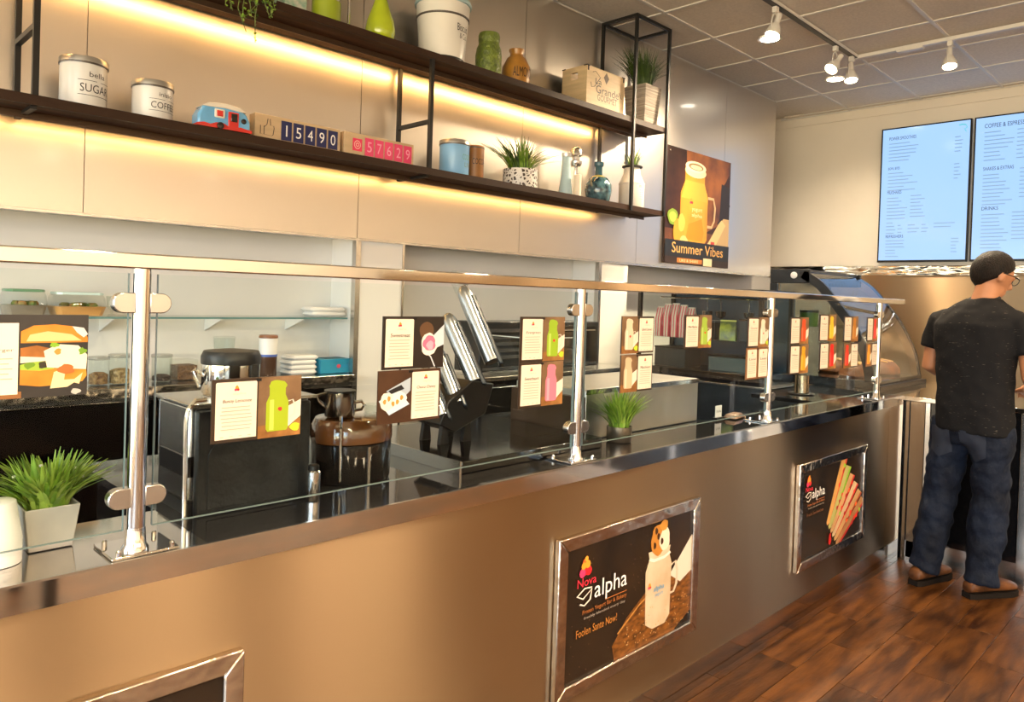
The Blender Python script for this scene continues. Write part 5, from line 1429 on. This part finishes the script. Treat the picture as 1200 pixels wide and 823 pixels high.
for i, (x, y, w) in enumerate(((5.42, 1.80, .20), (5.02, 1.84, .17), (5.24, 2.06, .18))):
    q = thing('bread_loaf', ('large brown loaf at the front right of the display case', 'brown loaf at the near left of the display case', 'brown loaf at the back of the display case')[i], 'bread', (x, y, 1.0205), R(10 * i))
    m = MB(); m.lathe([(.92, 0), (1.0, .12), (.95, .45), (.7, .8), (.3, .98), (.02, 1.0)], n=24); m.v = [Vector((v.x * w * .75, v.y * w * .55, v.z * .10)) for v in m.v]; m.build('crust', LOAF, q)
    m = MB()
    for k in (-1, 0, 1): m.tube([(w * .28 * k - .015, -w * .28, .088), (w * .28 * k, 0, .1005 if k == 0 else .094), (w * .28 * k + .015, w * .28, .088)], .006, 6)
    m.build('scoring', mat('loaf_score', (.66, .38, .14), .6), q)
q = thing('storage_tub', 'green tub seen through the end of the display case', 'tub', (5.0, 2.14, 1.3365))
m = MB(); m.lathe([(.055, 0), (.06, .09)], n=20); m.build('body', mat('tub_green', (.06, .12, .02), .4), q)
m = MB(); m.lathe([(.063, .0905), (.063, .105), (.04, .107)], n=20); m.build('lid', BLACKP, q)

# ================================================================== MENU SCREENS
def screen(y1, y0, z0, z1, label, cols):
    o = (XW - .05, (y0 + y1) / 2, z0)
    t = thing('menu_screen', label, 'screen', o, group='menu screens on the cream wall')
    xf = XW - .055
    w = .011
    MB(o).box(xf + .004, XW - .0125, y0 + .03, y1 - .03, z0 + .03, z1 - .03).build('rear_case', BLACKP, t)
    for nm, bx in (('bezel', (xf, xf + .03, y0, y0 + w, z0, z1)), ('bezel', (xf, xf + .03, y1 - w, y1, z0, z1)), ('bezel', (xf, xf + .03, y0 + w, y1 - w, z0, z0 + w + .006)), ('bezel', (xf, xf + .03, y0 + w, y1 - w, z1 - w, z1))):
        MB(o).box(*bx).build(nm, BLACKP, t, bevel=.001)
    MB(o).box(xf + .001, xf + .0038, y0 + w, y1 - w, z0 + w + .006, z1 - w).build('lit_panel', mat('screen_light', (.05, .06, .08), .12, emit=(.33, .55, .92), estr=.74, spec=.4), t)
    fn = lambda u, v, h: (xf + .001 - h, y1 - w - u * (y1 - y0 - 2 * w), z0 + w + .006 + v * (z1 - z0 - 2 * w - .006))
    P = Print(fn, .0008, o)
    DKT = mat('screen_text', (.02, .03, .05), .3)
    GRY = mat('screen_text_grey', (.10, .12, .16), .3, emit=(.14, .26, .42), estr=.8)
    for kind, *a in cols:
        P = Print(fn, .0008, o)
        if kind == 'H': P.text(a[0], a[1], a[2], a[3], a[4], DKT)
        elif kind == 'L':
            u, v, n, dv, ws = a
            g = random.Random(int(v * 1000))
            P.rects([(u, v - k * dv, u + ws * g.uniform(.5, 1), v - k * dv + .007) for k in range(n)], GRY)
        elif kind == 'S':
            P.stroke(a[0], .004, mat('screen_teal', (.05, .3, .3), .3, emit=(.1, .55, .6), estr=.5))
        P.build({'H': 'heading', 'L': 'text_lines', 'S': 'corner_mark'}[kind], t)
screen(2.357, 1.668, 1.874, 3.035, 'left menu screen listing smoothies on pale blue', [
    ('H', 'POWER SMOOTHIES', .08, .915, .40, .94), ('L', .08, .885, 6, .026, .36), ('L', .84, .885, 5, .026, .09),
    ('H', 'BOWL BITES', .08, .69, .22, .71), ('L', .08, .66, 6, .026, .36), ('L', .84, .69, 5, .026, .09),
    ('H', 'MILKSHAKES', .08, .505, .25, .53), ('L', .08, .47, 7, .026, .26), ('L', .36, .48, 7, .026, .18),
    ('L', .08, .28, 4, .026, .12), ('L', .22, .26, 3, .026, .06), ('L', .34, .26, 3, .026, .14), ('L', .50, .26, 3, .026, .08), ('L', .64, .265, 2, .026, .26),
    ('H', 'REFRESHERS', .08, .17, .29, .192), ('L', .08, .145, 6, .024, .24), ('L', .84, .15, 5, .024, .09),
    ('S', [(.88, .97), (.91, .975), (.95, .97), (.97, .95), (.94, .94), (.96, .92)])])
screen(1.648, .955, 1.874, 3.035, 'right menu screen headed COFFEE & ESPRESSO behind the man', [
    ('H', 'COFFEE & ESPRESSO', .09, .925, .53, .955), ('L', .09, .89, 8, .028, .32), ('L', .42, .89, 8, .028, .12),
    ('H', 'SHAKES & EXTRAS', .09, .625, .40, .65), ('L', .09, .59, 9, .026, .32), ('L', .46, .62, 8, .028, .10),
    ('H', 'DRINKS', .09, .345, .26, .37), ('L', .09, .31, 10, .026, .30), ('L', .40, .32, 8, .026, .26), ('L', .68, .31, 8, .026, .24)])

# ================================================================== CEILING LIGHTS
LW = mat('lamp_white', (.78, .75, .70), .4)
BULB = glow('bulb_warm', (1.0, .78, .50), 22)
tk = thing('light_track', 'black ceiling track carrying three white spotlights', 'light track', (4.5, 2.055, CEIL - .001))
m = MB((4.5, 2.055, CEIL - .001)); m.box(2.2, 5.40, 2.038, 2.072, CEIL - .024, CEIL - .001); m.build('rail', mat('track_dark', (.05, .045, .04), .4, .6), tk)
m = MB((4.5, 2.055, CEIL - .001)); m.box(2.2, 5.40, 2.034, 2.038, CEIL - .020, CEIL - .001).box(2.2, 5.40, 2.072, 2.076, CEIL - .020, CEIL - .001); m.build('flange', LW, tk)
t2 = thing('light_track', 'white ceiling track turning toward the right with one spotlight', 'light track', (5.42, 1.2, CEIL - .001))
m = MB((5.42, 1.2, CEIL - .001)); m.box(5.402, 5.438, -.8, 2.075, CEIL - .026, CEIL - .001); m.build('rail', LW, t2, bevel=.003)
m = MB((5.42, 1.2, CEIL - .001)); m.box(5.395, 5.445, 1.62, 1.78, CEIL - .040, CEIL - .0265); m.build('feed_box', LW, t2, bevel=.004)
def head(x, y, aim, label):
    t = thing('track_spotlight', label, 'spotlight', (x, y, CEIL - .0265), group='white track spotlights')
    m = MB(); m.box(-.018, .018, -.014, .014, -.035, -.0005); m.build('adapter', LW, t, bevel=.002)
    m = MB(); m.tube([(-.04, 0, -.13), (-.045, 0, -.10), (-.03, 0, -.055), (0, 0, -.036), (.03, 0, -.055), (.045, 0, -.10), (.04, 0, -.13)], .004, 8); m.build('yoke', LW, t)
    d = Vector(aim).normalized()
    rot = d.to_track_quat('-Z', 'Y').to_euler()
    m = MB(); m.lathe([(.018, .10), (.020, .095), (.020, .03), (.030, .02), (.046, -.02), (.054, -.05), (.054, -.062), (.049, -.062), (.046, -.05)], n=26); c = m.build('lamp_can', LW, t); c.location = (0, 0, -.12); c.rotation_euler = rot; c.scale = (.86, .86, .86)
    m = MB(); m.lathe([(.047, -.050), (.030, -.056), (.002, -.058)], n=22); b = m.build('bulb', BULB, c)
    p = Vector((x, y, CEIL - .0265 - .13)) + d * .075
    lamp('track_lamp', p, 90, (1.0, .78, .52), .04, 110, p + d, .7)
head(at(909, 8, Y=2.055).x, 2.055, (-.35, .15, -1), 'white track spotlight on the black track, nearest the camera')
head(5.06, 2.055, (-.7, .3, -.9), 'white track spotlight on the black track tilted to the left')
head(5.34, 2.055, (-.22, -.15, -1), 'white track spotlight at the corner where the two tracks meet')
head(5.42, 1.46, (-.28, -.12, -1), 'white track spotlight hanging from the white track')
for i, (x, y) in enumerate(((4.73, 2.363), (5.886, 2.383))):
    t = thing('recessed_downlight', ('round recessed ceiling light behind the nearest spotlight', 'round recessed ceiling light farther from the camera')[i], 'downlight', (x, y, CEIL - .003), group='recessed ceiling lights')
    m = MB(); m.lathe([(.062, 0.002), (.078, 0.002), (.080, .0085), (.062, .0085), (.062, .002)], n=32, cap=False); m.build('trim_ring', CHROME, t)
    m = MB(); m.lathe([(.061, .003), (.03, .0025), (.002, .0025)], n=28); m.build('lens', glow('downlight_lens', (1.0, .90, .72), 14), t)
    lamp('recessed_lamp', (x, y, CEIL - .02), 70, (1.0, .78, .52), .05, 140, (x, y, 0), .8)

# water tap on the order counter, right edge
t = thing('chrome_tap', 'grey curved tap housing beyond the man at the right edge', 'tap', (5.62, .86, CT - .0035))
m = MB(); m.lathe([(.05, 0), (.05, .012), (.032, .02)], n=20); m.build('base', CHROME, t)
m = MB(); m.tube([(0, 0, .015), (0, 0, .50), (-.01, -.03, .56), (-.02, -.08, .58), (-.03, -.13, .56), (-.03, -.15, .50), (-.03, -.15, .44)], .030, 14); m.build('spout', mat('grey_tap', (.55, .53, .50), .3, .5), t)
# a table behind the camera side whose dark legs mirror in the apron
t = thing('dining_table', 'dark legged table standing behind the viewpoint, mirrored in the counter apron', 'table', (.55, -.95, 0))
m = MB(); m.box(-.35, .35, -.35, .35, .72, .75); m.build('tabletop', mat('table_brown', (.16, .08, .04), .35), t, bevel=.004)
for a in (-.3, .3):
    for b_ in (-.3, .3):
        m = MB(); m.box(a - .025, a + .025, b_ - .025, b_ + .025, 0, .7195); m.build('leg', BLACKM, t)

# ================================================================== THE MAN AT THE ORDER COUNTER
SKIN = mat('skin', (.46, .20, .095), .5, noise=.10, nscale=14)
def sup(c, rx, ry, n=28, e=2.4, tilt=0.0):
    out = []
    for i in range(n):
        a = 2 * PI * i / n
        ca, sa = math.cos(a), math.sin(a)
        x = rx * math.copysign(abs(ca) ** (2 / e), ca)
        y = ry * math.copysign(abs(sa) ** (2 / e), sa)
        out.append((c[0] + x, c[1] + y, c[2] + tilt * x))
    return out
def blend(o, vox, it=6, disp=0.0, dscale=.08):
    r = o.modifiers.new('remesh', 'REMESH'); r.mode = 'VOXEL'; r.voxel_size = vox; r.use_smooth_shade = True
    s = o.modifiers.new('smooth', 'SMOOTH'); s.factor = .5; s.iterations = it
    if disp:
        tx = bpy.data.textures.new('cloth_folds', 'CLOUDS'); tx.noise_scale = dscale; tx.noise_depth = 1
        d = o.modifiers.new('folds', 'DISPLACE'); d.texture = tx; d.strength = disp; d.mid_level = .5; d.texture_coords = 'LOCAL'
    return o
pr = Vector((4.44, 1.06, 0))
pyaw = R(-15)
hm = Matrix.Translation((.125, -.045, 1.655)) @ Matrix.Rotation(R(-30), 4, 'Z') @ Matrix.Rotation(R(20), 4, 'Y')
hp = lambda x, y, z: hm @ Vector((x, y, z))
body = MB()
# head: skull, jaw, nose, ears, neck
sk = MB(); sk.ball((0, 0, .02), .098, .078, .105, 22, 14); body.add([hm @ v for v in sk.v], sk.f)
sk = MB(); sk.ball((.025, 0, -.05), .066, .058, .075, 18, 12); body.add([hm @ v for v in sk.v], sk.f)
body.tube([hp(.088, 0, .03), hp(.104, 0, .0), hp(.112, 0, -.022), hp(.094, 0, -.034)], [.008, .010, .014, .010], 8)
for s in (-1, 1):
    e = MB(); e.ball((0, s * .082, -.002), .020, .010, .032, 12, 8); body.add([hm @ v for v in e.v], e.f)
    e = MB(); e.ball((.078, s * .032, .022), .022, .020, .010, 10, 6); body.add([hm @ v for v in e.v], e.f)
e = MB(); e.ball((.086, 0, -.062), .012, .026, .008, 10, 6); body.add([hm @ v for v in e.v], e.f)
body.tube([(.06, -.03, 1.44), (.075, -.033, 1.52), (.10, -.040, 1.60), (.115, -.043, 1.64)], [.075, .060, .056, .054], 16)
# trunk and limbs under the clothes
body.loft([sup((.02, -.03, .86), .10, .15), sup((.02, -.03, 1.1), .10, .14), sup((.035, -.03, 1.36), .105, .165), sup((.06, -.03, 1.46), .08, .15)])
armL = [(.045, .155, 1.43), (.055, .198, 1.30), (.045, .218, 1.165), (.15, .19, 1.12), (.27, .13, 1.085)]
armR = [(.055, -.215, 1.43), (.065, -.262, 1.30), (.055, -.285, 1.15), (.16, -.25, 1.10), (.27, -.18, 1.075)]
rad = [.055, .050, .043, .042, .030]
for arm, s in ((armL, 1), (armR, -1)):
    body.tube(arm, rad, 14)
    w = Vector(arm[-1])
    f = (Vector(arm[-1]) - Vector(arm[-2])).normalized()
    sd = Vector((-f.y, f.x, 0)).normalized()
    up_ = Vector((0, 0, 1))
    body.tube([w - f * .02, w + f * .03, w + f * .075, w + f * .09], [.026, .032, .036, .030], 10)
    for k, ln in enumerate((.066, .080, .075, .058)):
        b0 = w + f * .085 + sd * ((k - 1.5) * .021)
        body.tube([b0 - f * .02, b0 + f * ln * .45 - up_ * .006, b0 + f * ln * .8 - up_ * .022, b0 + f * ln * .95 - up_ * .038], [.010, .0095, .009, .007], 8)
    th = w + f * .03 - sd * s * .030
    body.tube([th, th + f * .03 - sd * s * .022 - up_ * .008, th + f * .062 - sd * s * .026 - up_ * .016], [.013, .011, .008], 8)
hipL, hipR = (.02, .062, .92), (.02, -.128, .92)
kneeL, kneeR = (.02, .115, .50), (.055, -.118, .50)
ankL, ankR = (-.062, .148, .06), (.030, -.098, .06)
for h_, k_, a_ in ((hipL, kneeL, ankL), (hipR, kneeR, ankR)):
    body.tube([h_, tuple((Vector(h_) + Vector(k_)) / 2), k_, tuple((Vector(k_) * .6 + Vector(a_) * .4)), a_], [.085, .075, .055, .056, .04], 14)
man = blend(body.build('person', SKIN), .0075, 4)
man.location = pr
man.rotation_euler = (0, 0, pyaw)
tag(man, 'man in a black t-shirt and blue jeans standing with his back to us', 'person')
# hair
hb = MB()
n, mm = 26, 9
rings = []
for k in range(1, mm + 1):
    row = []
    for i in range(n):
        a = 2 * PI * i / n
        back = .5 - .5 * math.cos(a)               # 0 at the forehead, 1 at the nape
        pmax = R(58) + R(97) * back ** .95
        side = abs(math.sin(a))
        pmax -= R(6) * side
        p = pmax * k / mm
        f = 1.10 + .04 * math.sin(p) - .07 * max(0, k / mm - .7) / .3 + .006 * math.sin(7 * a + 3 * p)
        row.append(hm @ Vector((.098 * f * math.sin(p) * math.cos(a) - .004, .080 * f * math.sin(p) * math.sin(a), .024 + .106 * f * math.cos(p))))
    rings.append(row)
rings.append([hm @ ((hm.inverted() @ v - Vector((0, 0, .0))) * .90) for v in rings[-1]])
hb.loft(rings)
hair = hb.build('hair', mat('black_hair', (.005, .004, .0035), .5, spec=.15, color2=(.016, .010, .007), nscale=40, stretch=(3, 3, .6), bump=.5, bscale=90), man, angle=80)
# glasses
gb = MB()
for s in (-1, 1): gb.tube([hp(-.005, s * .090, .018), hp(.06, s * .088, .020), hp(.098, s * .072, .018)], .0022, 6)
gb.build('glasses_temples', BLACKM, man)
for s in (-1, 1):
    gr = MB(); gr.tube([hp(.104, s * .036 + .026 * math.cos(2 * PI * k / 16), .012 + .021 * math.sin(2 * PI * k / 16)) for k in range(17)], .002, 6); gr.build('glasses_rim', BLACKM, man)
# t-shirt
sb_ = MB()
sb_.loft([sup((.022, -.040, .845), .128, .182), sup((.020, -.040, .93), .134, .184), sup((.018, -.038, 1.05), .128, .176), sup((.020, -.034, 1.18), .128, .182), sup((.028, -.030, 1.30), .136, .198), sup((.038, -.030, 1.40), .134, .208), sup((.052, -.030, 1.465), .112, .185), sup((.066, -.032, 1.510), .088, .125), sup((.078, -.034, 1.540), .072, .078)])
for arm in (armL, armR):
    a0, a1, a2 = Vector(arm[0]), Vector(arm[1]), Vector(arm[2])
    sb_.tube([a0 + Vector((0, -.06 if arm is armL else .06, .005)), a0 + Vector((0, 0, -.012)), a1, a1.lerp(a2, .28)], [.060, .068, .070, .070], 18)
shirt = blend(sb_.build('t_shirt', mat('black_marl_cotton', (.010, .010, .011), .85, spec=.12, color2=(.016, .016, .017), nscale=8), man), .009, 7, .016, .09)
nt = shirt.data.materials[0].node_tree
bs = nt.nodes['Principled BSDF']
tc = nt.nodes.new('ShaderNodeTexCoord'); mp = nt.nodes.new('ShaderNodeMapping'); mp.inputs['Scale'].default_value = (40, 40, 260)
nz = nt.nodes.new('ShaderNodeTexNoise'); nz.inputs['Scale'].default_value = 1.0; nz.inputs['Detail'].default_value = 1
rp = nt.nodes.new('ShaderNodeValToRGB'); rp.color_ramp.elements[0].position = .70; rp.color_ramp.elements[0].color = (.010, .010, .011, 1); rp.color_ramp.elements[1].position = .78; rp.color_ramp.elements[1].color = (.10, .085, .065, 1)
nt.links.new(tc.outputs['Object'], mp.inputs[0]); nt.links.new(mp.outputs[0], nz.inputs['Vector']); nt.links.new(nz.outputs['Fac'], rp.inputs[0]); nt.links.new(rp.outputs[0], bs.inputs['Base Color'])
cb_ = MB(); cb_.tube([(.080 + .066 * math.cos(2 * PI * k / 24), -.035 + .066 * math.sin(2 * PI * k / 24), 1.538 + .18 * .066 * math.cos(2 * PI * k / 24)) for k in range(25)], .009, 8); cb_.build('collar', mat('collar_black', (.010, .010, .011), .85), man)
# jeans
jb = MB()
jb.loft([sup((.020, -.038, .78), .105, .150), sup((.018, -.038, .84), .122, .166), sup((.018, -.038, .90), .120, .164), sup((.022, -.036, .99), .112, .156)])
for h_, k_, a_, s in ((hipL, kneeL, ankL, 1), (hipR, kneeR, ankR, -1)):
    H1, K1, A1 = Vector(h_), Vector(k_), Vector(a_)
    pts = [H1 + Vector((0, 0, -.03)), H1.lerp(K1, .3), H1.lerp(K1, .65), K1, K1.lerp(A1, .3), K1.lerp(A1, .6), K1.lerp(A1, .85), K1.lerp(A1, .93), A1 + Vector((0, 0, .012))]
    jb.tube(pts, [.098, .101, .090, .084, .086, .080, .074, .081, .078], 20)
jeans = blend(jb.build('jeans', mat('blue_denim', (.009, .015, .031), .75, color2=(.003, .005, .011), spec=.2, nscale=7, stretch=(1, 1, .7), bump=.25, bscale=60), man), .009, 5, .030, .075)
DEN = mat('denim_stitched', (.012, .019, .037), .8, noise=.3, nscale=14)
for y0 in (.018, -.150):
    pm_ = MB()
    N = 8
    vs, fs = [], []
    for i in range(N + 1):
        for j in range(N + 1):
            u, v = i / N, j / N
            low = .035 * (1 - abs(2 * u - 1)) * (1 - v)
            vs.append((-.25, y0 + .118 * u, .735 + .125 * v - low))
    for i in range(N):
        for j in range(N):
            fs.append((i * (N + 1) + j, (i + 1) * (N + 1) + j, (i + 1) * (N + 1) + j + 1, i * (N + 1) + j + 1))
    pm_.add(vs, fs)
    po = pm_.build('back_pocket', DEN, man)
    sw = po.modifiers.new('wrap', 'SHRINKWRAP'); sw.target = jeans; sw.wrap_method = 'PROJECT'; sw.use_project_x = True; sw.use_project_y = False; sw.use_project_z = False
    sw.use_positive_direction = True; sw.use_negative_direction = False; sw.offset = .002
# boots
BOOT = mat('brown_boot_leather', (.15, .055, .016), .5, spec=.3, color2=(.06, .022, .008), nscale=14)
for ank, yaw_ in ((ankL, R(0)), (ankR, R(-14))):
    q = MB()
    secs = [(-.085, .026, .03, .062), (-.076, .034, .028, .085), (-.03, .040, .026, .105), (.02, .041, .026, .112), (.07, .043, .026, .100), (.12, .048, .026, .085), (.17, .048, .026, .076), (.205, .040, .026, .066), (.222, .024, .028, .050)]
    rings = []
    for x, w, z0, z1 in secs:
        rings.append([(x, w * math.cos(2 * PI * k / 20), (z0 + z1) / 2 + (z1 - z0) / 2 * math.copysign(abs(math.sin(2 * PI * k / 20)) ** .7, math.sin(2 * PI * k / 20))) for k in range(20)])
    q.loft(rings)
    bt = q.build('boot', BOOT, man, angle=70)
    bt.location = (ank[0] + .0, ank[1], 0); bt.rotation_euler = (0, 0, yaw_)
    q = MB()
    out = [(-.090, -.026), (-.06, -.040), (.0, -.040), (.06, -.040), (.12, -.050), (.17, -.052), (.21, -.042), (.230, -.018), (.230, .018), (.21, .042), (.17, .052), (.12, .050), (.06, .040), (0, .040), (-.06, .040), (-.090, .026)]
    q.loft([[(x, y, .012 if x > .05 else .0005) if False else (x, y, .0005) for x, y in out], [(x, y, .028) for x, y in out]])
    q.build('sole', mat('boot_sole', (.010, .007, .005), .7, spec=.15), bt)
